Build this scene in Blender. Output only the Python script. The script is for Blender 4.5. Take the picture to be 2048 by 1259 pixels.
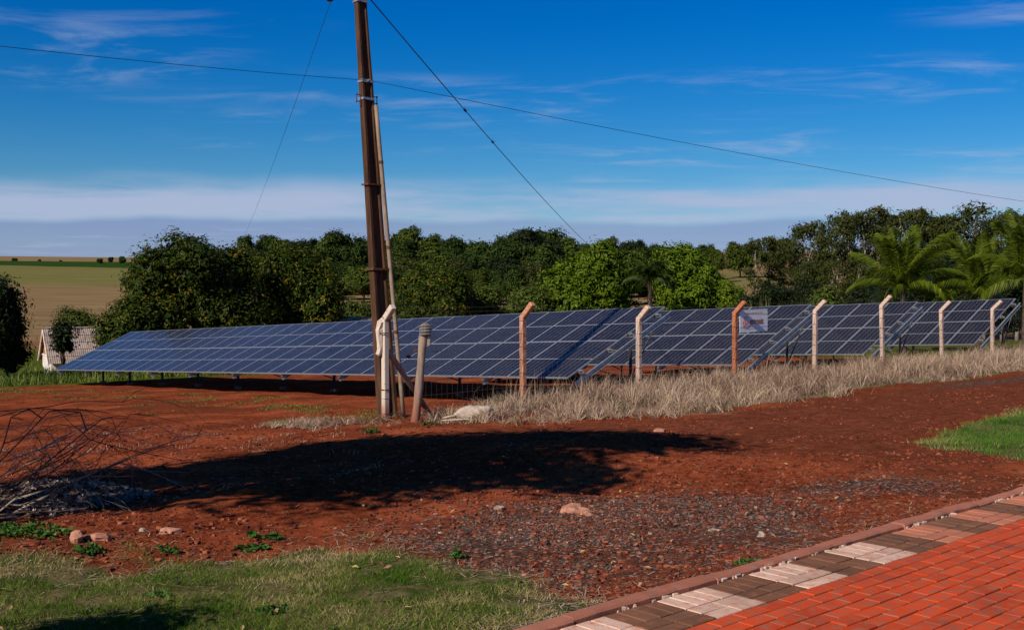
import bpy, math, random
import numpy as np
from mathutils import Vector, Matrix

# ------------------------------------------------------------------ scene, camera, light
for o in list(bpy.data.objects):
    bpy.data.objects.remove(o)
sc = bpy.context.scene
COL = sc.collection
W, H = 2048.0, 1259.0          # size of the photograph, used only to read bearings off it
F, HY = 2196.0, 583.0          # focal length in those pixels, row of the true horizon
EYE = 1.6

cam_d = bpy.data.cameras.new('camera')
cam_d.sensor_width = 36.0
cam_d.lens = 36.0 * F / W
cam_d.clip_start = 0.1
cam_d.clip_end = 6000.0
cam = bpy.data.objects.new('camera', cam_d)
COL.objects.link(cam)
cam.location = (0, 0, EYE)
cam.rotation_euler = (math.radians(90) - math.atan((H / 2 - HY) / F), 0, 0)
sc.camera = cam

# light travels mostly along the fence, away from the camera and to the right
SUN_EL = math.radians(34.0)
_lt = np.array([0.639, 0.784]); _lt /= np.linalg.norm(_lt)
LIGHT = Vector((_lt[0] * math.cos(SUN_EL), _lt[1] * math.cos(SUN_EL), -math.sin(SUN_EL)))
sun_d = bpy.data.lights.new('sun', 'SUN')
sun_d.energy = 5.0
sun_d.angle = math.radians(0.5)
sun_d.color = (1.0, 0.90, 0.76)
sun = bpy.data.objects.new('sun', sun_d)
COL.objects.link(sun)
sun.rotation_euler = LIGHT.to_track_quat('-Z', 'Y').to_euler()
sun.location = (0, 0, 60)

world = bpy.data.worlds.new('World')
sc.world = world
world.use_nodes = True
wt = world.node_tree
for n in list(wt.nodes):
    wt.nodes.remove(n)


def wn(t, **k):
    n = wt.nodes.new(t)
    for a, b in k.items():
        setattr(n, a, b)
    return n


def wl(a, b):
    wt.links.new(a, b)


def wmath(op, a, b=None, c=None, clamp=False):
    n = wn('ShaderNodeMath', operation=op)
    n.use_clamp = clamp
    for i, v in enumerate((a, b, c)):
        if v is None:
            continue
        if isinstance(v, (int, float)):
            n.inputs[i].default_value = v
        else:
            wl(v, n.inputs[i])
    return n.outputs[0]


def wramp(v, lo, hi):
    n = wn('ShaderNodeMapRange', interpolation_type='SMOOTHSTEP')
    n.inputs[1].default_value = lo
    n.inputs[2].default_value = hi
    wl(v, n.inputs[0])
    return n.outputs[0]


sky = wn('ShaderNodeTexSky', sky_type='NISHITA')
sky.sun_disc = False
sky.sun_elevation = SUN_EL
_sd = -LIGHT
sky.sun_rotation = math.atan2(_sd.x, _sd.y)
sky.altitude = 600
sky.air_density = 1.0
sky.dust_density = 0.2
sky.ozone_density = 5.0
hs = wn('ShaderNodeHueSaturation')
hs.inputs['Hue'].default_value = 0.493
hs.inputs['Saturation'].default_value = 1.42
hs.inputs['Value'].default_value = 1.0
wl(sky.outputs[0], hs.inputs['Color'])
tc = wn('ShaderNodeTexCoord')
sep = wn('ShaderNodeSeparateXYZ')
wl(tc.outputs['Generated'], sep.inputs[0])
ez = sep.outputs[2]
# a little deeper blue overhead, as through a polariser
deep = wramp(ez, 0.03, 0.30)
mul = wn('ShaderNodeMix', data_type='RGBA', blend_type='MULTIPLY')
mul.inputs['Factor'].default_value = 1.0
grad = wn('ShaderNodeMix', data_type='RGBA')
wl(deep, grad.inputs['Factor'])
grad.inputs['A'].default_value = (0.80, 0.80, 0.86, 1)
grad.inputs['B'].default_value = (0.14, 0.66, 1.02, 1)
deep2 = wramp(ez, 0.30, 0.95)
grad2 = wn('ShaderNodeMix', data_type='RGBA')
wl(deep2, grad2.inputs['Factor'])
wl(grad.outputs['Result'], grad2.inputs['A'])
grad2.inputs['B'].default_value = (0.10, 0.34, 0.52, 1)
wl(hs.outputs[0], mul.inputs['A'])
wl(grad2.outputs['Result'], mul.inputs['B'])

# thin cloud: a layer seen in plan (direction over height) and a long bank low down
den = wmath('ADD', wmath('MAXIMUM', ez, 0.0), 0.045)
cx_, cy_ = wmath('DIVIDE', sep.outputs[0], den), wmath('DIVIDE', sep.outputs[1], den)
comb = wn('ShaderNodeCombineXYZ')
wl(cx_, comb.inputs[0]); wl(cy_, comb.inputs[1])
mp = wn('ShaderNodeMapping')
mp.inputs['Rotation'].default_value = (0, 0, math.radians(24))
mp.inputs['Scale'].default_value = (1.0, 1.7, 1.0)
mp.inputs['Location'].default_value = (9.4, 7.7, 0)
wl(comb.outputs[0], mp.inputs[0])
n1 = wn('ShaderNodeTexNoise')
n1.inputs['Scale'].default_value = 1.5
n1.inputs['Detail'].default_value = 9
n1.inputs['Roughness'].default_value = 0.62
n1.inputs['Distortion'].default_value = 0.5
wl(mp.outputs[0], n1.inputs['Vector'])
n2 = wn('ShaderNodeTexNoise')
n2.inputs['Scale'].default_value = 0.42
n2.inputs['Detail'].default_value = 2
wl(mp.outputs[0], n2.inputs['Vector'])
cirrus = wmath('MULTIPLY', wramp(n1.outputs[0], 0.46, 0.74), wramp(n2.outputs[0], 0.46, 0.62))
cirrus = wmath('MULTIPLY', cirrus, 0.42)
# long bank near the horizon with a wavering top and a flat base
m3 = wn('ShaderNodeMapping')
m3.inputs['Scale'].default_value = (3.0, 3.0, 30.0)
m3.inputs['Location'].default_value = (7.3, 2.1, 0.4)
wl(tc.outputs['Generated'], m3.inputs[0])
n3 = wn('ShaderNodeTexNoise')
n3.inputs['Scale'].default_value = 1.0
n3.inputs['Detail'].default_value = 7
n3.inputs['Roughness'].default_value = 0.6
wl(m3.outputs[0], n3.inputs['Vector'])
m4 = wn('ShaderNodeMapping')
m4.inputs['Scale'].default_value = (3.2, 3.2, 3.0)
m4.inputs['Location'].default_value = (1.9, 5.3, 0)
wl(tc.outputs['Generated'], m4.inputs[0])
n4 = wn('ShaderNodeTexNoise')
n4.inputs['Scale'].default_value = 1.0
n4.inputs['Detail'].default_value = 4
wl(m4.outputs[0], n4.inputs['Vector'])
e_w = wmath('ADD', ez, wmath('MULTIPLY', wmath('SUBTRACT', n4.outputs[0], 0.5), 0.045))
top = wmath('SUBTRACT', 1.0, wramp(e_w, 0.082, 0.108))
base = wramp(e_w, 0.060, 0.068)
streak = wramp(n3.outputs[0], 0.33, 0.60)
bank = wmath('MULTIPLY', wmath('MULTIPLY', top, base), wmath('ADD', wmath('MULTIPLY', streak, 0.88), 0.02))
haze_low = wmath('MULTIPLY', wmath('SUBTRACT', 1.0, base), wmath('ADD', wmath('MULTIPLY', streak, 0.22), 0.55))
mixh = wn('ShaderNodeMix', data_type='RGBA')
wl(haze_low, mixh.inputs['Factor'])
wl(mul.outputs['Result'], mixh.inputs['A'])
mixh.inputs['B'].default_value = (2.65, 3.35, 6.0, 1)
cl = wmath('MAXIMUM', bank, cirrus)
mixc = wn('ShaderNodeMix', data_type='RGBA')
wl(cl, mixc.inputs['Factor'])
wl(mixh.outputs['Result'], mixc.inputs['A'])
mixc.inputs['B'].default_value = (4.6, 5.4, 7.5, 1)
bg = wn('ShaderNodeBackground')
bg.inputs['Strength'].default_value = 0.09
wl(mixc.outputs['Result'], bg.inputs['Color'])
wo = wn('ShaderNodeOutputWorld')
wl(bg.outputs[0], wo.inputs['Surface'])

sc.view_settings.view_transform = 'Standard'
sc.view_settings.look = 'None'
sc.view_settings.exposure = 0.0
sc.view_settings.gamma = 1.0
sc.view_settings.use_curve_mapping = False
sc.render.engine = 'CYCLES'

# ------------------------------------------------------------------ helpers
rng = np.random.default_rng(11)
random.seed(11)
P = np.array([0.740, 0.673])       # along the fence (right and away)
N = np.array([0.673, -0.740])      # across it, towards the road
P0 = np.array([0.26, 25.5])        # first bent fence post


def pq(x, y):
    dx, dy = np.asarray(x) - P0[0], np.asarray(y) - P0[1]
    return dx * P[0] + dy * P[1], dx * N[0] + dy * N[1]


def xy(p, q):
    return P0[0] + p * P[0] + q * N[0], P0[1] + p * P[1] + q * N[1]


def smooth(a, b, x):
    t = np.clip((np.asarray(x, float) - a) / (b - a), 0, 1)
    return t * t * (3 - 2 * t)


def vnoise(x, y, seed=0):
    x = np.asarray(x, float); y = np.asarray(y, float)
    xi = np.floor(x).astype(np.int64); yi = np.floor(y).astype(np.int64)
    fx = x - xi; fy = y - yi
    fx = fx * fx * (3 - 2 * fx); fy = fy * fy * (3 - 2 * fy)

    def h(i, j):
        v = (i * 374761393 + j * 668265263 + seed * 974711) & 0xffffffff
        v = ((v ^ (v >> 13)) * 1274126177) & 0xffffffff
        v = (v ^ (v >> 16)) & 0xffff
        return v / 65535.0
    a = h(xi, yi); b = h(xi + 1, yi); c = h(xi, yi + 1); d = h(xi + 1, yi + 1)
    return (a * (1 - fx) + b * fx) * (1 - fy) + (c * (1 - fx) + d * fx) * fy


def fbm(x, y, s=0, o=4):
    r = 0; a = 0.5
    for i in range(o):
        r = r + a * vnoise(x * 2 ** i, y * 2 ** i, s + i * 17)
        a *= 0.5
    return r


def terr0(x, y):
    """Broad lie of the land."""
    x = np.asarray(x, float); y = np.asarray(y, float)
    p, q = pq(x, y)
    near = np.where(q > 14.9, -0.06, np.where(q > 0, -1.05 + 0.95 * (np.clip(q, 0, 14.9) / 14.9), -1.05 + 0.0468 * q - 0.22 * smooth(0.0, -3.0, q)))
    near = np.maximum(near, -4.6)
    r = np.hypot(x, y)
    hill = np.interp(r, [0, 100, 150, 200, 250, 400, 550, 700, 900, 1150, 3000],
                     [-4.6, -4.4, -3.6, -1.2, 1.0, 7.0, 13.4, 19.6, 18.0, 35.5, 10.0])
    az = np.arctan2(x, np.maximum(y, 1e-3))
    hill = hill + smooth(0.03, 0.2, az) * np.clip(r - 130, 0, 600) * 0.012
    k = smooth(85, 150, r)
    return near * (1 - k) + hill * k


LAWN1 = np.array([[-30, 7.3], [-3.4, 7.5], [-1.8, 7.95], [-1.1, 8.2], [-.6, 7.6], [-.05, 6.85], [.4, 6.0], [.95, 4.8], [1.6, 3.0], [9, -10]])
LAWN2 = np.array([[5.55, 14.5], [6.6, 16.2], [8.6, 18.4], [14, 24.5], [22, 30], [22, 17], [9.0, 13.4], [5.4, 11.5], [4.9, 12.6]])


def poly_sd(poly, x, y):
    """signed distance to a polygon, positive inside"""
    x = np.asarray(x, float); y = np.asarray(y, float)
    d = np.full(x.shape, 1e9); ins = np.zeros(x.shape, bool)
    n = len(poly)
    for i in range(n):
        ax, ay = poly[i]; bx, by = poly[(i + 1) % n]
        ex, ey = bx - ax, by - ay
        t = np.clip(((x - ax) * ex + (y - ay) * ey) / (ex * ex + ey * ey), 0, 1)
        d = np.minimum(d, np.hypot(x - ax - t * ex, y - ay - t * ey))
        c = ((ay > y) != (by > y)) & (x < (bx - ax) * (y - ay) / (by - ay + 1e-12) + ax)
        ins ^= c
    return np.where(ins, d, -d)


def lawn1(x, y):
    p, q = pq(x, y)
    b = np.interp(x, LAWN1[:, 0], LAWN1[:, 1]) - y
    b = np.minimum(b, (14.86 - q) * 1.2)
    return b + (fbm(x * 1.9, y * 1.9, 5) - 0.47) * 1.1


def lawn2(x, y):
    return poly_sd(LAWN2, x, y) + (fbm(x * 2.2, y * 2.2, 9) - 0.47) * 0.9


def strip_edge(p):
    """outer edge (q) of the dry grass strip"""
    return np.interp(p, [-9, -6.5, -5.0, -3.7, -1.1, 1.4, 5.6, 17, 60], [0.2, 0.8, 2.9, 4.9, 6.5, 5.9, 5.2, 4.8, 4.8])


def dry(x, y):
    p, q = pq(x, y)
    e = strip_edge(p) + (fbm(x * 1.1, y * 1.1, 21) - 0.47) * 2.0
    inner = -0.5 - smooth(3, 9, p) * 0.6 + (fbm(x * 0.9, y * 0.9, 23) - 0.47) * 1.0
    return np.minimum(np.minimum(e - q, q - inner), (p + 6.4) * 0.7)


def road(x, y):
    p, q = pq(x, y)
    e = strip_edge(p) + 0.15
    w = (fbm(x * 0.7, y * 0.7, 31) - 0.47) * 1.0
    r = np.minimum(q - e, 13.9 - q) + w
    r = np.minimum(r, (p + 8.3 + 0.25 * (q - 8)) * 0.6)
    return np.minimum(np.minimum(r, -lawn2(x, y)), -lawn1(x, y) + 0.2)


def terr(x, y):
    x = np.asarray(x, float); y = np.asarray(y, float)
    z = terr0(x, y)
    p, q = pq(x, y)
    r = np.hypot(x, y)
    off = (q < 14.6) & (r < 120)
    k = smooth(14.75, 13.8, q) * (1 - smooth(60, 110, r))
    b = (fbm(x * 0.55, y * 0.55, 41, 3) - 0.44) * 0.22
    b = b + (fbm(x * 3.1, y * 3.1, 43, 4) - 0.47) * 0.055
    fine = (fbm(x * 14.0, y * 14.0, 47, 3) - 0.44) * 0.030 * (1 - smooth(14, 26, r))
    g = smooth(-0.3, 0.6, lawn1(x, y))
    b = b * (1 - 0.6 * g) + fine * (1 - 0.5 * g)
    # spoil bank on the left, cut edge of the plot
    bank = np.exp(-((q - 8.3 + 0.12 * p) / 1.1) ** 2) * smooth(-3.5, -8.0, p) * 0.22
    return z + (b + bank) * k + np.where(off, 0, 0)


def tz(x, y):
    return float(terr(np.array([x]), np.array([y]))[0])


def at(px, py, Y):
    """world point at depth Y on a bearing read from the photograph"""
    return Vector(((px - W / 2) / F * Y, Y, EYE + (HY - py) / F * Y))


def set_tags(o, label=None, cat=None, group=None, kind=None):
    if label: o['label'] = label
    if cat: o['category'] = cat
    if group: o['group'] = group
    if kind: o['kind'] = kind
    return o


def link(name, me, parent=None, loc=None):
    o = bpy.data.objects.new(name, me)
    COL.objects.link(o)
    if parent is not None:
        o.parent = parent
    if loc is not None:
        o.location = loc
    return o


def empty(name, loc, label, cat, group=None, rz=0.0):
    o = bpy.data.objects.new(name, None)
    COL.objects.link(o)
    o.empty_display_size = 0.2
    o.location = loc
    o.rotation_euler = (0, 0, rz)
    return set_tags(o, label, cat, group)


def np_mesh(name, V, Fa, mats=(), attrs=None, smooth_=False, midx=None):
    """mesh from an array of same-sized polygons"""
    me = bpy.data.meshes.new(name)
    V = np.ascontiguousarray(V, np.float32); Fa = np.ascontiguousarray(Fa, np.int32)
    nf, k = Fa.shape
    me.vertices.add(len(V)); me.vertices.foreach_set('co', V.ravel())
    me.loops.add(nf * k); me.loops.foreach_set('vertex_index', Fa.ravel())
    me.polygons.add(nf)
    me.polygons.foreach_set('loop_start', np.arange(0, nf * k, k, dtype=np.int32))
    me.polygons.foreach_set('loop_total', np.full(nf, k, np.int32))
    if midx is not None:
        me.polygons.foreach_set('material_index', np.asarray(midx, np.int32))
    me.polygons.foreach_set('use_smooth', np.full(nf, bool(smooth_)))
    for m in mats:
        me.materials.append(m)
    me.update(calc_edges=True)
    for k_, v in (attrs or {}).items():
        a = me.attributes.new(k_, 'FLOAT', 'POINT')
        a.data.foreach_set('value', np.ascontiguousarray(v, np.float32))
    return me


class MB:
    """collects simple solids into one mesh"""
    def __init__(s):
        s.v = []; s.f = []; s.m = []

    def add(s, vs, fs, mi=0):
        b = len(s.v)
        s.v += [tuple(v) for v in vs]
        s.f += [tuple(b + i for i in f) for f in fs]
        s.m += [mi] * len(fs)

    def box(s, c, size, R=None, mi=0, bev=0.0):
        hx, hy, hz = size[0] / 2, size[1] / 2, size[2] / 2
        c = Vector(c)
        if bev <= 0:
            pts = [(x, y, z) for z in (-hz, hz) for y in (-hy, hy) for x in (-hx, hx)]
            fs = [(0, 2, 3, 1), (4, 5, 7, 6), (0, 1, 5, 4), (1, 3, 7, 5), (3, 2, 6, 7), (2, 0, 4, 6)]
        else:
            pts = []
            for z, i in ((-hz, 0), (hz - bev, 0), (hz, bev)):
                pts += [(-hx + i, -hy + i, z), (hx - i, -hy + i, z), (hx - i, hy - i, z), (-hx + i, hy - i, z)]
            fs = [(3, 2, 1, 0), (8, 9, 10, 11)]
            for a in (0, 4):
                for k in range(4):
                    fs.append((a + k, a + (k + 1) % 4, a + 4 + (k + 1) % 4, a + 4 + k))
        pts = [Vector(p) for p in pts]
        if R is not None:
            pts = [R @ p for p in pts]
        s.add([c + p for p in pts], fs, mi)

    def tube(s, pts, rad, n=6, mi=0, cap=True):
        pts = [Vector(p) for p in pts]
        if isinstance(rad, (int, float)):
            rad = [rad] * len(pts)
        up = Vector((0.13, 0.27, 0.95)); b = len(s.v); m = len(pts)
        for i, p in enumerate(pts):
            d = pts[min(i + 1, m - 1)] - pts[max(i - 1, 0)]
            if d.length < 1e-9: d = Vector((0, 0, 1))
            d.normalize()
            a = d.cross(up)
            if a.length < 1e-3: a = d.cross(Vector((1, 0, 0)))
            a.normalize(); c = d.cross(a)
            for k in range(n):
                t = 2 * math.pi * k / n
                s.v.append(tuple(p + (a * math.cos(t) + c * math.sin(t)) * rad[i]))
        for i in range(m - 1):
            for k in range(n):
                s.f.append((b + i * n + k, b + i * n + (k + 1) % n, b + (i + 1) * n + (k + 1) % n, b + (i + 1) * n + k)); s.m.append(mi)
        if cap:
            s.f.append(tuple(b + k for k in range(n))[::-1]); s.m.append(mi)
            s.f.append(tuple(b + (m - 1) * n + k for k in range(n))); s.m.append(mi)

    def mesh(s, name, mats, smooth_=False):
        me = bpy.data.meshes.new(name)
        me.from_pydata(s.v, [], s.f)
        for m in (mats if isinstance(mats, (list, tuple)) else [mats]):
            me.materials.append(m)
        me.polygons.foreach_set('material_index', s.m)
        if smooth_:
            me.polygons.foreach_set('use_smooth', [True] * len(s.f))
        me.update()
        return me

    def build(s, name, mats, parent=None, smooth_=False, loc=None):
        """vertices are given in the parent's frame"""
        return link(name, s.mesh(name, mats, smooth_), parent, loc)


# ------------------------------------------------------------------ materials
MATS = {}


class NT:
    def __init__(s, name, rough=0.8, spec=0.3):
        s.m = bpy.data.materials.new(name); s.m.use_nodes = True
        s.t = s.m.node_tree
        s.b = s.t.nodes['Principled BSDF']
        s.b.inputs['Roughness'].default_value = rough
        s.b.inputs['Specular IOR Level'].default_value = spec
        s.out = s.t.nodes['Material Output']

    def n(s, t, **k):
        n = s.t.nodes.new(t)
        for a, b in k.items(): setattr(n, a, b)
        return n

    def l(s, a, b):
        s.t.links.new(a, b)

    def val(s, sock, v):
        if isinstance(v, (int, float)): sock.default_value = v
        elif isinstance(v, tuple): sock.default_value = v if len(v) == 4 else v + (1,)
        else: s.l(v, sock)

    def noise(s, scale, detail=4, rough=0.55, vec=None, dist=0.0):
        n = s.n('ShaderNodeTexNoise')
        n.inputs['Scale'].default_value = scale; n.inputs['Detail'].default_value = detail
        n.inputs['Roughness'].default_value = rough; n.inputs['Distortion'].default_value = dist
        if vec is not None: s.l(vec, n.inputs['Vector'])
        return n.outputs[0]

    def voro(s, scale, vec=None, out='Distance', feat='F1'):
        n = s.n('ShaderNodeTexVoronoi', feature=feat)
        n.inputs['Scale'].default_value = scale
        if vec is not None: s.l(vec, n.inputs['Vector'])
        return n.outputs[out]

    def ramp(s, v, lo, hi, a=0.0, b=1.0):
        n = s.n('ShaderNodeMapRange', interpolation_type='SMOOTHSTEP')
        n.inputs[1].default_value = lo; n.inputs[2].default_value = hi
        n.inputs[3].default_value = a; n.inputs[4].default_value = b
        s.val(n.inputs[0], v)
        return n.outputs[0]

    def mix(s, f, a, b, blend='MIX'):
        n = s.n('ShaderNodeMix', data_type='RGBA', blend_type=blend)
        s.val(n.inputs['Factor'], f); s.val(n.inputs['A'], a); s.val(n.inputs['B'], b)
        return n.outputs['Result']

    def math(s, op, a, b=None, clamp=False):
        n = s.n('ShaderNodeMath', operation=op); n.use_clamp = clamp
        s.val(n.inputs[0], a)
        if b is not None: s.val(n.inputs[1], b)
        return n.outputs[0]

    def attr(s, name):
        n = s.n('ShaderNodeAttribute', attribute_name=name)
        return n.outputs['Fac']

    def coords(s, which='Object'):
        n = s.n('ShaderNodeTexCoord')
        return n.outputs[which]

    def pos(s):
        return s.n('ShaderNodeNewGeometry').outputs['Position']

    def rand(s):
        return s.n('ShaderNodeObjectInfo').outputs['Random']

    def scale(s, vec, v):
        n = s.n('ShaderNodeMapping'); n.inputs['Scale'].default_value = v
        s.l(vec, n.inputs[0])
        return n.outputs[0]

    def bump(s, h, strength=0.4, dist=0.02):
        n = s.n('ShaderNodeBump')
        n.inputs['Strength'].default_value = strength; n.inputs['Distance'].default_value = dist
        s.l(h, n.inputs['Height']); s.l(n.outputs[0], s.b.inputs['Normal'])

    def color(s, c):
        s.val(s.b.inputs['Base Color'], c)
        return s.m


def simple(name, col, rough=0.8, spec=0.3, var=0.25, scale=6.0, metal=0.0, bump=0.0):
    t = NT(name, rough, spec)
    pos = t.pos()
    v = t.noise(scale, 5, 0.6, pos)
    a = tuple(c * (1 - var) for c in col); b = tuple(min(1, c * (1 + var)) for c in col)
    t.color(t.mix(t.ramp(v, 0.3, 0.7), a, b))
    t.b.inputs['Metallic'].default_value = metal
    if bump: t.bump(t.noise(scale * 5, 4, 0.6, pos), bump, 0.01)
    return t.m


def mat_ground():
    t = NT('ground_cover', 1.0, 0.0)
    pos = t.pos()
    a_lawn, a_dry, a_grav, a_field, a_green, a_road = [t.attr(k) for k in ('lawn', 'dry', 'gravel', 'field', 'green', 'road')]
    nb = t.noise(0.7, 6, 0.6, pos); nm = t.noise(4.5, 6, 0.65, pos); nf = t.noise(38.0, 5, 0.7, pos); nff = t.noise(150.0, 3, 0.7, pos)
    soil = t.mix(t.ramp(nm, 0.32, 0.7), (0.125, 0.026, 0.011), (0.270, 0.062, 0.025))
    soil = t.mix(t.ramp(nb, 0.4, 0.68), soil, (0.36, 0.088, 0.035))
    soil = t.mix(t.ramp(nf, 0.5, 0.75), soil, (0.055, 0.014, 0.007))
    n13 = t.noise(13.0, 4, 0.6, pos)
    soil = t.mix(t.ramp(n13, 0.52, 0.66, 0.0, 0.75), soil, (0.062, 0.014, 0.0065))
    soil = t.mix(t.ramp(n13, 0.46, 0.34, 0.0, 0.55), soil, (0.36, 0.100, 0.042))
    soil = t.mix(t.ramp(t.noise(0.33, 3, 0.5, pos), 0.50, 0.64, 0.0, 0.6), soil, (0.115, 0.034, 0.018))
    crumbs = t.ramp(t.voro(24.0, pos), 0.02, 0.17, 1.0, 0.0)
    crumbsel = t.ramp(t.voro(24.0, pos, 'Color'), 0.55, 0.75)
    soil = t.mix(t.math('MULTIPLY', t.math('MULTIPLY', crumbs, crumbsel), 0.5), soil, (0.42, 0.16, 0.085))
    litter = t.math('MULTIPLY', t.ramp(nff, 0.62, 0.74), t.ramp(nm, 0.42, 0.6))
    soil = t.mix(t.math('MULTIPLY', litter, 0.7), soil, (0.36, 0.22, 0.13))
    # worn road: darker, browner, tracks along it
    rd = t.mix(t.ramp(nm, 0.3, 0.7), (0.130, 0.036, 0.018), (0.225, 0.062, 0.030))
    rd = t.mix(t.math('MULTIPLY', t.ramp(nf, 0.5, 0.72), 0.8), rd, (0.050, 0.019, 0.013))
    rd = t.mix(t.ramp(t.noise(13.0, 4, 0.6, pos), 0.50, 0.66, 0.0, 0.7), rd, (0.055, 0.019, 0.012))
    rd = t.mix(t.math('MULTIPLY', t.ramp(nff, 0.6, 0.72), 0.55), rd, (0.27, 0.15, 0.11))
    c = t.mix(a_road, soil, rd)
    # dark crushed gravel with red and pale chips
    vcol = t.voro(44.0, pos, 'Color')
    sp = t.n('ShaderNodeSeparateColor'); t.l(vcol, sp.inputs[0])
    gr = t.mix(sp.outputs[0], (0.034, 0.021, 0.017), (0.120, 0.074, 0.056))
    gr = t.mix(t.ramp(sp.outputs[1], 0.86, 0.9), gr, (0.36, 0.25, 0.20))
    gr = t.mix(t.ramp(sp.outputs[2], 0.84, 0.9), gr, (0.28, 0.065, 0.032))
    gr = t.mix(t.ramp(nb, 0.5, 0.7, 0.0, 0.55), gr, (0.13, 0.042, 0.026))
    gmask = t.ramp(t.math('ADD', a_grav, t.math('MULTIPLY', t.math('SUBTRACT', nm, 0.5), 1.5)), 0.35, 0.75)
    c = t.mix(gmask, c, gr)
    # straw mat under the dry strip, thatch under the lawns
    st = t.mix(t.ramp(nf, 0.3, 0.7), (0.115, 0.070, 0.046), (0.33, 0.235, 0.155))
    c = t.mix(t.ramp(t.math('ADD', a_dry, t.math('MULTIPLY', t.math('SUBTRACT', nm, 0.5), 1.0)), 0.35, 0.8), c, st)
    th = t.mix(t.ramp(nf, 0.3, 0.7), (0.070, 0.062, 0.022), (0.22, 0.175, 0.085))
    th = t.mix(t.ramp(nm, 0.42, 0.62), th, (0.050, 0.070, 0.015))
    c = t.mix(t.ramp(t.math('ADD', a_lawn, t.math('MULTIPLY', t.math('SUBTRACT', nm, 0.5), 0.9)), 0.35, 0.75), c, th)
    gm = t.mix(t.ramp(nm, 0.35, 0.65), (0.040, 0.060, 0.008), (0.10, 0.125, 0.018))
    gmk = t.ramp(t.math('ADD', a_green, t.math('MULTIPLY', t.math('SUBTRACT', nm, 0.5), 1.8)), 0.55, 0.85)
    c = t.mix(gmk, c, gm)
    # far fields: stubble, pasture, crops in bands over the hill
    sx = t.n('ShaderNodeSeparateXYZ'); t.l(pos, sx.inputs[0])
    yy = t.math('ADD', sx.outputs[1], t.math('MULTIPLY', sx.outputs[0], 0.20))
    yy = t.math('ADD', yy, t.math('MULTIPLY', t.noise(0.012, 4, 0.6, pos), 60.0))
    fs = t.scale(pos, (0.05, 0.35, 0.05))
    fn = t.noise(1.0, 6, 0.65, fs)
    stub = t.mix(t.ramp(fn, 0.3, 0.7), (0.185, 0.120, 0.060), (0.280, 0.190, 0.096))
    past = t.mix(t.ramp(fn, 0.3, 0.7), (0.135, 0.128, 0.040), (0.205, 0.182, 0.064))
    crop = t.mix(t.ramp(fn, 0.3, 0.7), (0.020, 0.050, 0.011), (0.034, 0.075, 0.016))
    f = t.mix(t.ramp(yy, 255, 330), stub, past)
    f = t.mix(t.ramp(yy, 485, 500), f, crop)
    f = t.mix(t.ramp(yy, 800, 830), f, stub)
    f = t.mix(t.ramp(sx.outputs[0], 45, 95), f, t.mix(t.ramp(fn, 0.3, 0.7), (0.17, 0.105, 0.055), (0.27, 0.175, 0.090)))
    c = t.mix(a_field, c, f)
    t.color(c)
    hgt = t.math('ADD', t.math('MULTIPLY', nf, 0.7), t.math('ADD', t.math('MULTIPLY', crumbs, 0.35), t.math('MULTIPLY', sp.outputs[0], t.math('MULTIPLY', gmask, 0.6))))
    t.bump(hgt, 0.75, 0.030)
    return t.m


def mat_leaf(name, dark, mid, bright, rough=0.5, trans=0.2, spec=0.14):
    t = NT(name, rough, spec)
    a = t.attr('tint')
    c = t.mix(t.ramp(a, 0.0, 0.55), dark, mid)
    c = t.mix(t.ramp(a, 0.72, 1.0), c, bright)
    r = t.rand()
    c = t.mix(t.ramp(r, 0.0, 1.0, 0.0, 0.28), c, tuple(x * 0.55 for x in mid))
    t.val(t.b.inputs['Base Color'], c)
    tr = t.n('ShaderNodeBsdfTranslucent'); t.l(c, tr.inputs[0])
    mx = t.n('ShaderNodeMixShader'); mx.inputs[0].default_value = trans
    t.l(t.b.outputs[0], mx.inputs[1]); t.l(tr.outputs[0], mx.inputs[2])
    t.l(mx.outputs[0], t.out.inputs[0])
    return t.m


def mat_tinted(name, cols, rough=0.85, trans=0.0, spec=0.2):
    """colour picked per blade / leaf by its random tint"""
    t = NT(name, rough, spec)
    a = t.attr('tint')
    r = t.n('ShaderNodeValToRGB')
    el = r.color_ramp.elements
    while len(el) < len(cols): el.new(0.5)
    for i, c in enumerate(cols):
        el[i].position = i / (len(cols) - 1); el[i].color = c + (1,)
    t.l(a, r.inputs[0])
    t.l(r.outputs[0], t.b.inputs['Base Color'])
    if trans:
        tr = t.n('ShaderNodeBsdfTranslucent'); t.l(r.outputs[0], tr.inputs[0])
        mx = t.n('ShaderNodeMixShader'); mx.inputs[0].default_value = trans
        t.l(t.b.outputs[0], mx.inputs[1]); t.l(tr.outputs[0], mx.inputs[2])
        t.l(mx.outputs[0], t.out.inputs[0])
    return t.m


def mat_brick(name, base, wear, wearlo, wearhi, dirt=(0.085, 0.055, 0.042)):
    t = NT(name, 0.85, 0.08)
    pos = t.pos(); r = t.rand()
    n1_ = t.noise(16.0, 5, 0.65, pos); n2_ = t.noise(90.0, 4, 0.7, pos); n3_ = t.noise(3.0, 3, 0.5, pos)
    c = t.mix(r, tuple(x * 0.82 for x in base), tuple(min(1, x * 1.08) for x in base))
    c = t.mix(t.ramp(n1_, wearlo, wearhi), c, wear)
    c = t.mix(t.ramp(n3_, 0.46, 0.72, 0, 0.38), c, dirt)
    c = t.mix(t.ramp(n2_, 0.60, 0.72, 0.0, 0.6), c, dirt)
    t.color(c)
    t.bump(t.math('ADD', n2_, n1_), 0.35, 0.006)
    return t.m


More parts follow.
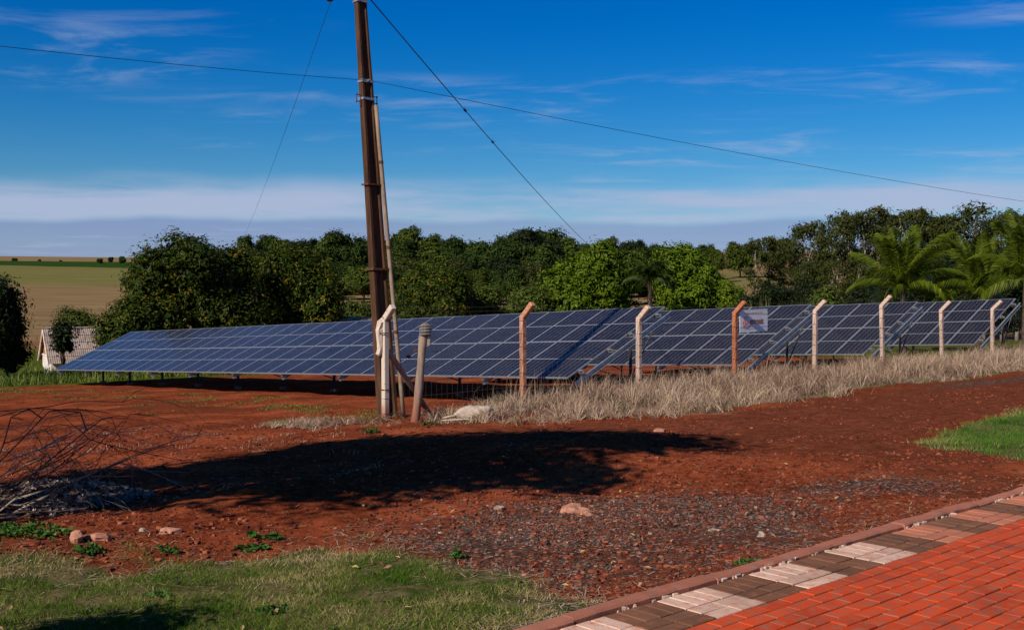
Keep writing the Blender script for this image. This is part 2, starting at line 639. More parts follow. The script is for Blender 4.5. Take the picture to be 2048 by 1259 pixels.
def mat_panel_glass():
    t = NT('solar_cells', 0.09, 0.15)
    co = t.coords('Object')
    s = t.n('ShaderNodeSeparateXYZ'); t.l(co, s.inputs[0])

    def line(v, period, off, w):
        f = t.math('FRACT', t.math('DIVIDE', t.math('ADD', v, off), period))
        d = t.math('ABSOLUTE', t.math('SUBTRACT', f, 0.5))
        return t.ramp(d, 0.5 - w / period, 0.5 - w / period + 0.012, 0.0, 1.0)
    g1 = line(s.outputs[0], 0.176, -0.032, 0.0042)
    g2 = line(s.outputs[1], 0.0845, -0.034, 0.0026)
    g3 = line(s.outputs[0], 0.0352, -0.032, 0.0011)
    mid = t.ramp(t.math('ABSOLUTE', t.math('SUBTRACT', s.outputs[1], 1.05)), 0.009, 0.013, 1.0, 0.0)
    r = t.rand()
    nz = t.noise(2.2, 3, 0.5, t.pos())
    cell = t.mix(r, (0.0045, 0.0055, 0.012), (0.008, 0.0095, 0.018))
    c = t.mix(t.math('MULTIPLY', g3, 0.14), cell, (0.20, 0.21, 0.24))
    c = t.mix(t.math('MULTIPLY', g2, 0.35), c, (0.26, 0.28, 0.32))
    c = t.mix(t.math('MULTIPLY', g1, 0.80), c, (0.36, 0.38, 0.43))
    c = t.mix(mid, c, (0.42, 0.44, 0.48))
    c = t.mix(t.ramp(nz, 0.35, 0.75, 0.006, 0.03), c, (0.42, 0.27, 0.21))   # film of red dust
    t.color(c)
    t.b.inputs['Coat Weight'].default_value = 0.0
    t.val(t.b.inputs['Roughness'], t.ramp(nz, 0.3, 0.7, 0.10, 0.20))
    return t.m


def mat_post(name, base, stain, lo, hi):
    t = NT(name, 0.9, 0.2)
    pos = t.pos()
    v = t.scale(pos, (1, 1, 0.35))
    n_ = t.noise(9.0, 6, 0.65, v); f_ = t.noise(60, 4, 0.7, pos)
    c = t.mix(t.ramp(n_, lo, hi), base, stain)
    c = t.mix(t.ramp(f_, 0.55, 0.75, 0, 0.6), c, tuple(x * 0.35 for x in base))
    co = t.coords('Object')
    s = t.n('ShaderNodeSeparateXYZ'); t.l(co, s.inputs[0])
    foot = t.ramp(t.math('ADD', s.outputs[2], t.math('MULTIPLY', n_, 0.4)), 0.25, 0.70, 0.8, 0.0)
    c = t.mix(foot, c, (0.33, 0.085, 0.040))
    t.color(c); t.bump(f_, 0.4, 0.008)
    return t.m


def mat_pole():
    t = NT('pole_concrete', 0.92, 0.12)
    pos = t.pos()
    v = t.scale(pos, (1, 1, 0.12))
    n_ = t.noise(11.0, 6, 0.7, v); f_ = t.noise(45, 4, 0.7, pos)
    c = t.mix(t.ramp(n_, 0.3, 0.7), (0.045, 0.024, 0.015), (0.120, 0.058, 0.032))
    c = t.mix(t.ramp(f_, 0.55, 0.75), c, (0.024, 0.015, 0.012))
    t.color(c); t.bump(f_, 0.5, 0.01)
    return t.m


def mat_wood(name, a, b, c3):
    t = NT(name, 0.9, 0.15)
    co = t.coords('Object')
    v = t.scale(co, (1, 1, 0.06))
    n_ = t.noise(28, 6, 0.65, v); f_ = t.noise(7, 3, 0.6, co)
    c = t.mix(t.ramp(n_, 0.3, 0.7), a, b)
    c = t.mix(t.ramp(f_, 0.5, 0.7, 0, 0.5), c, c3)
    s = t.n('ShaderNodeSeparateXYZ'); t.l(co, s.inputs[0])
    c = t.mix(t.ramp(t.math('ADD', s.outputs[2], t.math('MULTIPLY', f_, 0.5)), 0.25, 1.1, 0.8, 0.0), c, (0.24, 0.068, 0.034))
    t.color(c); t.bump(n_, 0.6, 0.008)
    return t.m


M_ground = mat_ground()
M_mango = mat_leaf('mango_leaves', (0.038, 0.070, 0.003), (0.115, 0.185, 0.007), (0.23, 0.280, 0.012))
M_mangoy = mat_leaf('mango_leaves_young', (0.013, 0.025, 0.002), (0.040, 0.066, 0.004), (0.19, 0.150, 0.009))
M_deep = mat_leaf('dark_leaves', (0.008, 0.014, 0.004), (0.020, 0.034, 0.008), (0.036, 0.055, 0.012))
M_forest = mat_leaf('forest_leaves', (0.012, 0.025, 0.004), (0.035, 0.062, 0.009), (0.080, 0.105, 0.014), 0.6, 0.12, 0.1)
M_forest2 = mat_leaf('forest_leaves_light', (0.022, 0.038, 0.005), (0.062, 0.090, 0.010), (0.115, 0.135, 0.016), 0.6, 0.12, 0.1)
M_euca = mat_leaf('eucalyptus_leaves', (0.024, 0.032, 0.007), (0.056, 0.068, 0.013), (0.115, 0.105, 0.020), 0.5, 0.15, 0.12)
M_lime = mat_leaf('shrub_leaves', (0.040, 0.060, 0.008), (0.090, 0.125, 0.017), (0.17, 0.18, 0.025))
M_rust = mat_leaf('rusty_leaves', (0.030, 0.020, 0.011), (0.060, 0.040, 0.020), (0.11, 0.062, 0.028))
M_palm = mat_leaf('palm_leaflets', (0.046, 0.072, 0.005), (0.115, 0.160, 0.010), (0.30, 0.28, 0.03), 0.4, 0.3)
M_weed = mat_leaf('weed_leaves', (0.020, 0.060, 0.010), (0.050, 0.130, 0.020), (0.12, 0.20, 0.03), 0.45, 0.2)
M_cane = mat_leaf('cane_leaves', (0.06, 0.08, 0.02), (0.12, 0.14, 0.04), (0.26, 0.21, 0.09), 0.5, 0.2)
M_bark = simple('bark', (0.085, 0.060, 0.044), 0.95, 0.1, 0.5, 9, 0, 0.6)
M_barkpale = simple('pale_bark', (0.26, 0.21, 0.17), 0.9, 0.1, 0.4, 5, 0, 0.4)
M_twig = simple('dead_twig', (0.085, 0.056, 0.042), 0.95, 0.1, 0.5, 12)
M_twigpale = simple('bleached_twig', (0.30, 0.24, 0.19), 0.95, 0.1, 0.3, 12)
M_lawn = mat_tinted('lawn_blades', [(0.055, 0.120, 0.010), (0.105, 0.175, 0.018), (0.190, 0.220, 0.042), (0.34, 0.29, 0.11), (0.50, 0.39, 0.19)], 0.8, 0.25, 0.05)
M_lawn_green = mat_tinted('green_lawn_blades', [(0.035, 0.110, 0.010), (0.060, 0.165, 0.016), (0.095, 0.200, 0.024), (0.18, 0.22, 0.045), (0.36, 0.29, 0.12)], 0.8, 0.2, 0.05)
M_straw = mat_tinted('dry_grass_blades', [(0.085, 0.046, 0.030), (0.22, 0.138, 0.092), (0.42, 0.295, 0.205), (0.58, 0.44, 0.31), (0.36, 0.215, 0.14)], 0.8, 0.12)
M_greengrass = mat_tinted('green_grass_blades', [(0.040, 0.075, 0.010), (0.085, 0.135, 0.016), (0.16, 0.19, 0.030), (0.27, 0.22, 0.08)], 0.7, 0.2)
M_litter = mat_tinted('leaf_litter', [(0.035, 0.024, 0.018), (0.10, 0.070, 0.055), (0.25, 0.195, 0.165), (0.44, 0.37, 0.33), (0.17, 0.095, 0.062)], 0.7, 0.0)
M_peb = mat_tinted('gravel_chips', [(0.035, 0.028, 0.026), (0.085, 0.062, 0.055), (0.17, 0.115, 0.090), (0.27, 0.075, 0.036), (0.42, 0.27, 0.19)], 0.9)
M_clod = mat_tinted('soil_clods', [(0.07, 0.016, 0.008), (0.15, 0.033, 0.014), (0.22, 0.050, 0.022), (0.33, 0.105, 0.050)], 0.95)
M_glass = mat_panel_glass()
M_alu = simple('aluminium_frame', (0.44, 0.45, 0.47), 0.35, 0.5, 0.06, 3, 0.55)
M_galv = simple('galvanised_steel', (0.36, 0.40, 0.43), 0.45, 0.4, 0.2, 8, 0.6)
M_leg = simple('dull_steel', (0.085, 0.085, 0.085), 0.6, 0.3, 0.3, 8, 0.3)
M_back = simple('white_backsheet', (0.30, 0.30, 0.31), 0.6, 0.3, 0.05)
M_foot = simple('concrete_footing', (0.20, 0.15, 0.125), 0.95, 0.1, 0.25, 9, 0, 0.5)
M_post_pale = mat_post('post_pale', (0.62, 0.44, 0.34), (0.46, 0.22, 0.13), 0.54, 0.78)
M_post_orange = mat_post('post_orange', (0.46, 0.155, 0.070), (0.50, 0.27, 0.17), 0.52, 0.75)
M_post_white = mat_post('post_white', (0.62, 0.52, 0.43), (0.34, 0.20, 0.13), 0.60, 0.8)
M_post_mid = mat_post('post_mixed', (0.50, 0.215, 0.115), (0.56, 0.36, 0.26), 0.42, 0.70)
M_pole = mat_pole()
M_conduit = simple('conduit', (0.27, 0.195, 0.135), 0.7, 0.3, 0.2, 4)
M_rust_iron = simple('rusty_iron', (0.13, 0.055, 0.030), 0.8, 0.3, 0.4, 14, 0.2)
M_wire = simple('fence_wire', (0.12, 0.105, 0.095), 0.6, 0.4, 0.2, 20, 0.5)
M_cable = simple('black_cable', (0.018, 0.017, 0.018), 0.6, 0.4, 0.2, 3)
M_ceramic = simple('brown_porcelain', (0.06, 0.025, 0.016), 0.25, 0.5, 0.2, 6)
M_wood = mat_wood('weathered_wood', (0.20, 0.145, 0.11), (0.40, 0.31, 0.25), (0.29, 0.16, 0.11))
M_signw = simple('sign_white', (0.82, 0.83, 0.85), 0.45, 0.4, 0.04, 3)
M_signr = simple('sign_print', (0.52, 0.17, 0.08), 0.5, 0.3, 0.08, 5)
M_signd = simple('sign_print_dark', (0.30, 0.105, 0.05), 0.5, 0.3, 0.08, 5)
M_red = mat_brick('red_paver', (0.62, 0.072, 0.018), (0.33, 0.125, 0.075), 0.44, 0.68)
M_white = mat_brick('white_paver', (0.72, 0.49, 0.38), (0.56, 0.20, 0.11), 0.46, 0.72, (0.34, 0.18, 0.11))
M_pink = mat_brick('faded_paver', (0.54, 0.20, 0.115), (0.44, 0.12, 0.06), 0.5, 0.75, (0.22, 0.12, 0.09))
M_brown = mat_brick('brown_paver', (0.205, 0.095, 0.055), (0.33, 0.125, 0.065), 0.5, 0.75, (0.070, 0.046, 0.034))
M_kerb = mat_brick('kerb_paint', (0.44, 0.165, 0.105), (0.28, 0.20, 0.165), 0.56, 0.72, (0.20, 0.10, 0.07))
M_sand = simple('joint_sand', (0.055, 0.032, 0.022), 0.98, 0.05, 0.4, 30, 0, 0.5)
M_stone = simple('pink_stone', (0.42, 0.20, 0.135), 0.9, 0.1, 0.35, 14, 0, 0.5)
M_stoneg = simple('grey_stone', (0.34, 0.27, 0.22), 0.9, 0.1, 0.35, 14, 0, 0.5)
M_sack = simple('pale_sack', (0.46, 0.37, 0.30), 0.9, 0.1, 0.22, 16, 0, 0.5)
M_plastic = simple('white_plastic', (0.72, 0.76, 0.80), 0.35, 0.4, 0.05)
M_roof = simple('asbestos_roof', (0.30, 0.235, 0.205), 0.95, 0.1, 0.28, 1.6, 0, 0.3)
M_wallw = simple('white_wall', (0.72, 0.60, 0.53), 0.9, 0.1, 0.15, 1.5)
M_walld = simple('ochre_board', (0.52, 0.20, 0.06), 0.9, 0.1, 0.5, 1.4)
M_doorw = simple('pale_door', (0.62, 0.68, 0.72), 0.7, 0.2, 0.12, 2)

# ------------------------------------------------------------------ terrain, cut into ground / road / lawns / fields
def build_terrain():
    th = np.concatenate([np.radians(np.arange(-180, -42, 3.0)), np.radians(np.arange(-42, 42, 0.26)), np.radians(np.arange(42, 180.01, 3.0))])
    rr = [0.6]
    while rr[-1] < 2600:
        r = rr[-1]
        rr.append(r * (1.0095 if r < 30 else (1.016 if r < 110 else 1.035)) if r > 3 else r + 0.25)
    rr = np.array(rr)
    T, R_ = np.meshgrid(th, rr)
    X, Y = R_ * np.sin(T), R_ * np.cos(T)
    x, y = X.ravel(), Y.ravel()
    z = terr(x, y)
    p, q = pq(x, y)
    r = np.hypot(x, y)
    lw1, lw2, d, ro = lawn1(x, y), lawn2(x, y), dry(x, y), road(x, y)
    a = {}
    near = r < 110
    a['lawn'] = np.where(near, np.maximum(smooth(-0.35, 0.35, lw1), smooth(-0.3, 0.3, lw2)), 0)
    a['dry'] = np.where(near, smooth(-0.5, 0.6, d), 0) * (0.30 + 0.70 * smooth(-3.0, 1.5, p))
    a['road'] = np.where(near, smooth(-0.6, 0.8, ro) * smooth(-7.2, -4.5, p + 0.2 * (q - 8)), 0)
    g1 = np.exp(-(((x - 0.8) / 1.7) ** 2 + ((y - 8.1 - 0.3 * x) / 1.9) ** 2))
    g2 = np.exp(-((q - 6.6) / 1.2) ** 2) * smooth(3, 10, p) * 0.75
    g3 = np.exp(-(((x - 3.2) / 1.2) ** 2 + ((y - 9.9) / 0.9) ** 2)) * 0.8
    a['gravel'] = np.where(near, np.clip(np.maximum(np.maximum(g1 * 1.25, g2), g3), 0, 1), 0)
    gr = np.maximum(smooth(-30, -38, q), smooth(30, 36, p) * smooth(6, 0, q))
    patch = np.exp(-((p + 1.6) / 0.9) ** 2) * smooth(-4, -9, q) * 0.42
    edge = np.where(near, np.exp(-(d / 0.25) ** 2) * smooth(0.5, 3.0, q) * 0.55 * smooth(-6, 0, p), 0)
    a['green'] = np.clip(np.maximum(np.maximum(gr, patch), edge) * (1 - smooth(110, 150, r)), 0, 1)
    a['field'] = smooth(105, 150, r)
    nr, nt = len(rr), len(th)
    i = np.arange(nr - 1)[:, None] * nt + np.arange(nt - 1)[None, :]
    Fq = np.stack([i, i + 1, i + nt + 1, i + nt], -1).reshape(-1, 4)
    Fq = Fq[:, ::-1]
    V = np.stack([x, y, z], 1)
    fc = Fq.mean(1)
    m = lambda arr: arr[Fq].mean(1)
    cls = np.zeros(len(Fq), int)
    mr = m(r)
    cls[(m(ro) > 0) & (mr < 100)] = 1
    cls[(m(lw1) > 0) & (mr < 40)] = 2
    cls[(m(lw2) > 0) & (mr < 60)] = 3
    cls[mr > 128] = 4
    names = ['ground', 'dirt_road', 'lawn', 'lawn', 'field']
    for k, nm in enumerate(names):
        f = Fq[cls == k]
        if not len(f): continue
        u, inv = np.unique(f, return_inverse=True)
        me = np_mesh(nm, V[u], inv.reshape(f.shape), [M_ground], {kk: vv[u] for kk, vv in a.items()}, True)
        o = link(nm, me)
        o['kind'] = 'structure'


build_terrain()

# ------------------------------------------------------------------ brick pavement and kerb
def build_pavement():
    Q0 = 15.0
    base = MB()
    c0 = [xy(-34, Q0 - 0.02), xy(8, Q0 - 0.02), xy(8, Q0 + 9), xy(-34, Q0 + 9)]
    base.add([(a, b, -0.030) for a, b in c0] + [(a, b, -0.12) for a, b in c0],
             [(3, 2, 1, 0), (4, 5, 6, 7), (0, 1, 5, 4), (1, 2, 6, 5), (2, 3, 7, 6), (3, 0, 4, 7)])
    pav = base.build('pavement', M_sand)
    pav['kind'] = 'structure'

    def brick_mesh(lx, ly, mat):
        b = MB(); b.box((0, 0, -0.03), (lx, ly, 0.06), bev=0.004)
        return b.mesh('brick', mat)
    J = 0.005
    meshes = {}
    for k, mt in (('red', M_red), ('white', M_white), ('pink', M_pink), ('brown', M_brown)):
        meshes[k, 0] = brick_mesh(0.2 - 0.0035, 0.1 - 0.0095, mt)
        meshes[k, 1] = brick_mesh(0.1 - 0.005, 0.2 - 0.008, mt)
    ang = math.atan2(P[1], P[0])
    pa, _ = pq(*[np.array(v) for v in ((1.213 * 1.6,), (4.207 * 1.6,))])
    ph = float(pa[0])
    specs = []
    lo, hi = ph - 9.6, ph + 14
    nblk = int((hi - lo) / 0.4)
    for i in range(nblk):
        p_ = lo + i * 0.4
        kk = int(round((p_ - ph) / 0.4))
        if kk % 2 == 0:
            colr = 'white' if kk <= 1 else 'pink'
        else:
            colr = 'brown'
        for j in range(4):
            specs.append((p_ + 0.05 + 0.1 * j, Q0 + 0.1, 1, colr))
        for rw in range(2):
            for j in range(2):
                specs.append((p_ + 0.1 + 0.2 * j, Q0 + 0.25 + 0.1 * rw, 0, colr))
    for rw in range(44):
        off = (rw % 2) * 0.1 + rw * 0.013
        for j in range(int((hi - lo) / 0.2)):
            specs.append((lo + off + 0.2 * j, Q0 + 0.45 + 0.1 * rw, 0, 'red'))
    out = []
    for (p_, q_, o_, c_) in specs:
        x, y = xy(p_, q_)
        if y < 3.2: continue
        px = W / 2 + x / y * F; py = HY + 1.6 / y * F
        d = max(0, px - W - 0, -px) + max(0, py - H)
        out.append((d, 1.0 / y, p_, q_, o_, c_, x, y))
    out.sort(key=lambda t: (round(t[0] / 5), -t[1]))
    R0 = Matrix.Rotation(ang, 4, 'Z')
    rest = {}
    for i, (d, _, p_, q_, o_, c_, x, y) in enumerate(out):
        if d > 1100: continue
        dz = random.gauss(0, 0.0009)
        rot = Matrix.Rotation(random.gauss(0, 0.006), 4, 'Z') @ Matrix.Rotation(random.gauss(0, 0.004), 4, 'X') @ Matrix.Rotation(random.gauss(0, 0.004), 4, 'Y')
        jx, jy = random.gauss(0, 0.0016), random.gauss(0, 0.0016)
        Mx = Matrix.Translation((x + jx, y + jy, dz)) @ R0 @ rot
        if i < 300:
            o = link('brick', meshes[c_, o_], pav)
            o.matrix_local = Mx
        else:
            rest.setdefault(c_, []).append((o_, Mx))
    allb = MB(); order = ['red', 'white', 'pink', 'brown']
    for c_, lst in rest.items():
        for o_, Mx in lst:
            me = meshes[c_, o_]
            allb.add([Mx @ v.co for v in me.vertices], [tuple(p_.vertices) for p_ in me.polygons], order.index(c_))
    o = allb.build('brick_field', [M_red, M_white, M_pink, M_brown], pav)
    o['kind'] = 'stuff'
    # kerb: cast lengths, chipped along the inner edge
    kb = MB(); kb.add([(a, b, -0.13) for a, b in [xy(-34, 14.90), xy(8, 14.90), xy(8, 14.975), xy(-34, 14.975)]], [(0, 1, 2, 3)])
    kerb = kb.build('kerb', M_sand); kerb['kind'] = 'structure'
    rg2 = np.random.default_rng(12); mo = MB()
    for k_ in range(420):
        p_ = rg2.uniform(-17, 1); q_ = 14.995 + rg2.normal(0, 0.007)
        if float(vnoise(p_ * 2.3, 1.0, 14)) < 0.42: continue
        a_, b_ = xy(p_, q_); s_ = rg2.uniform(0.008, 0.026)
        mo.box((a_, b_, 0.001 + rg2.uniform(-0.006, 0.006)), (s_ * 1.7, s_ * 0.6, 0.018), Matrix.Rotation(math.atan2(P[1], P[0]) + rg2.normal(0, 0.25), 3, 'Z') @ Matrix.Rotation(rg2.normal(0, 0.15), 3, 'X'), bev=0.003)
    mo_ = mo.build('broken_mortar', simple('old_mortar', (0.50, 0.38, 0.30), 0.95, 0.05, 0.4, 25), kerb); mo_['kind'] = 'stuff'
    pp = -18.0
    rk = random.Random(4)
    while pp < 2.0:
        L = rk.uniform(0.75, 1.15)
        nseg = 14
        vs = []; fs = []
        dz = rk.gauss(0, 0.006); dq = rk.gauss(0, 0.004)
        for s_ in range(nseg + 1):
            p_ = pp + 0.006 + (L - 0.012) * s_ / nseg
            wav = (float(vnoise(p_ * 3.0, 0.0, 3)) - 0.5) * 0.022
            inn = 14.985 + dq + (float(vnoise(p_ * 9.0, 4.0, 8)) - 0.5) * 0.020
            for (q_, z_) in ((14.885 + dq + wav, -0.16), (14.885 + dq + wav, 0.005 + dz), (14.897 + dq + wav, 0.018 + dz), (inn - 0.012, 0.018 + dz), (inn, 0.006 + dz), (inn, -0.16)):
                a, b = xy(p_, q_)
                vs.append((a, b, z_ + (float(vnoise(p_ * 12, q_ * 12, 5)) - 0.5) * 0.008))
        for s_ in range(nseg):
            for k in range(5):
                a = s_ * 6 + k
                fs.append((a, a + 1, a + 7, a + 6))
        fs.append((0, 1, 2, 3, 4, 5)[::-1]); e = nseg * 6
        fs.append((e, e + 1, e + 2, e + 3, e + 4, e + 5))
        m = MB(); m.add(vs, fs)
        m.build('kerb_stone', M_kerb, kerb)
        pp += L


build_pavement()

# ------------------------------------------------------------------ solar tables
UU = Vector((-0.673, 0.740, -0.0468)).normalized()
_c, _s = math.cos(math.radians(24.3)), math.sin(math.radians(24.3))
WW = Vector((0.740 * _c, 0.673 * _c, _s)); WW = (WW - UU * WW.dot(UU)).normalized()
NN = WW.cross(UU)
if NN.z < 0: NN = -NN
MOD_W, MOD_L, PITCH, LP_ = 1.118, 2.10, 1.130, 2.118


def panel_mesh():
    b = MB(); w, l, t, fr = MOD_W, MOD_L, 0.038, 0.026
    for (cx, cy, sx, sy) in ((w / 2, fr / 2, w, fr), (w / 2, l - fr / 2, w, fr), (fr / 2, l / 2, fr, l - 2 * fr), (w - fr / 2, l / 2, fr, l - 2 * fr)):
        b.box((cx, cy, -t / 2), (sx, sy, t), mi=1)
    b.add([(fr, fr, -0.003), (w - fr, fr, -0.003), (w - fr, l - fr, -0.003), (fr, l - fr, -0.003)], [(0, 1, 2, 3)], 0)
    b.add([(fr, fr, -0.012), (w - fr, fr, -0.012), (w - fr, l - fr, -0.012), (fr, l - fr, -0.012)], [(3, 2, 1, 0)], 2)
    return b.mesh('solar_panel', [M_glass, M_alu, M_back])


PANEL = panel_mesh()
# x must run along -UU seen from above so that x, y, z is right-handed
XX = WW.cross(NN).normalized()
SGN = 1 if XX.dot(UU) > 0 else -1
R_panel = Matrix((XX, WW, NN)).transposed().to_4x4()


def table(m, dz, cols, label):
    C = Vector((1.374 + 0.74 * m, 27.2 + 0.673 * m, -0.53 + dz))
    gx, gy = C.x, C.y
    root = empty('solar_table', (gx, gy, tz(gx, gy)), label, 'solar array', 'ground-mounted rows of solar panels')
    O = Vector(root.location)

    def pt(s, t, h=0.0):
        return C + UU * s + WW * t + NN * h - O
    for c in range(cols):
        for r in range(2):
            s0 = c * PITCH + (PITCH - MOD_W) / 2
            base = pt(s0 + (0 if SGN > 0 else MOD_W), r * LP_, random.gauss(0, 0.002))
            o = link('solar_panel', PANEL, root)
            o.matrix_local = Matrix.Translation(base) @ R_panel
    Lg = cols * PITCH
    for t in (0.45, 1.65, 2.57, 3.77):
        b = MB(); a_, e_ = pt(-0.16, t, -0.075), pt(Lg + 0.1, t, -0.075)
        Rm = Matrix((UU, WW, NN)).transposed()
        b.box((a_ + e_) / 2, ((e_ - a_).length, 0.045, 0.07), Rm)
        b.build('purlin', M_galv, root)
    n_leg = max(2, int(round(Lg / 3.6)) + 1)
    Rm = Matrix((UU, WW, NN)).transposed()
    for i in range(n_leg):
        s = -0.20 + i * (Lg + 0.0) / (n_leg - 1)
        if i == n_leg - 1: s = Lg - 0.5
        b = MB()
        a_, e_ = pt(s, -0.02, -0.175), pt(s, 4.02, -0.175)
        mid = (a_ + e_) / 2
        L_ = (e_ - a_).length
        b.box(mid, (0.012, L_, 0.13), Rm)                        # C channel: web and two flanges
        b.box(mid + NN * 0.062 - UU * 0.028, (0.055, L_, 0.010), Rm)
        b.box(mid - NN * 0.062 - UU * 0.028, (0.055, L_, 0.010), Rm)
        b.build('rafter', M_galv, root)
        top = pt(s + 0.07, 2.35, -0.24)
        wx, wy = top.x + O.x, top.y + O.y
        gz = tz(wx, wy) - O.z
        b = MB(); hgt = top.z - gz + 0.10
        b.box((top.x, top.y, gz + hgt / 2 - 0.05), (0.012, 0.11, hgt), Matrix.Rotation(math.atan2(UU.y, UU.x), 3, 'Z'))
        b.box((top.x, top.y, gz + hgt / 2 - 0.05), (0.08, 0.012, hgt), Matrix.Rotation(math.atan2(UU.y, UU.x), 3, 'Z'))
        b.build('leg', M_leg, root)
        b = MB(); b.tube([(top.x, top.y, gz - 0.25), (top.x, top.y, gz + 0.10)], [0.15, 0.14], 10)
        b.build('footing', M_foot, root)
        b = MB()
        b.tube([pt(s + 0.07, 0.85, -0.20), Vector((top.x, top.y, gz + 0.28 * hgt))], 0.022, 5)
        b.build('brace', M_leg, root)
        b = MB()
        b.tube([pt(s + 0.07, 3.5, -0.20), Vector((top.x, top.y, gz + 0.30 * hgt))], 0.022, 5)
        b.build('brace', M_leg, root)
    for t in (0.42, 1.62, 2.54, 3.74):                          # clamps on the near end
        b = MB(); b.box(pt(-0.07, t, -0.02), (0.10, 0.05, 0.03), Rm); b.build('clamp', M_alu, root)
    return root


table(0.0, 0.0, 31, 'longest row of blue solar panels, nearest, ending at the second bent post')
table(7.15, 0.0, 12, 'second row of solar panels, behind the white sign on the fence')
table(14.0, 0.05, 10, 'third row of solar panels, just left of the last row')
table(22.1, 0.12, 10, 'farthest row of solar panels at the right end of the fence')

# ------------------------------------------------------------------ fence
def post_mesh(hb=2.02, arm=0.46, w=0.125, lean=0.0, jit=0.0):
    """square concrete post with an arm bent 45 degrees outwards (local +y is outwards)"""
    prof = [(0, -0.35), (0, hb * 0.5), (0, hb)]
    aa = math.radians(46)
    prof2 = (arm * math.sin(aa), hb + arm * math.cos(aa))
    m = MB(); h = w / 2; vs = []
    sec = [(-h, -h), (h, -h), (h, h), (-h, h)]
    c = 0.014
    oct_ = [(-h + c, -h), (h - c, -h), (h, -h + c), (h, h - c), (h - c, h), (-h + c, h), (-h, h - c), (-h, -h + c)]
    rings = []
    for (y0, z0) in prof[:2]:
        rings.append([(x, y0 + y, z0) for x, y in oct_])
    rings.append([(x, y, hb - y * math.tan(aa / 2)) for x, y in oct_])
    ux, uz = math.sin(aa), math.cos(aa)
    for k, sc_ in ((arm * 0.97, 1.0), (arm, 0.86)):
        rings.append([(x * sc_, k * ux + y * sc_ * uz, hb + k * uz - y * sc_ * ux) for x, y in oct_])
    for r in rings: vs += r
    fs = []
    n = 8
    for i in range(len(rings) - 1):
        for k in range(n):
            fs.append((i * n + k, i * n + (k + 1) % n, (i + 1) * n + (k + 1) % n, (i + 1) * n + k))
    fs.append(tuple(range(n))[::-1]); fs.append(tuple((len(rings) - 1) * n + k for k in range(n)))
    m.add(vs, fs)
    return m


ANG_P = math.atan2(P[1], P[0])


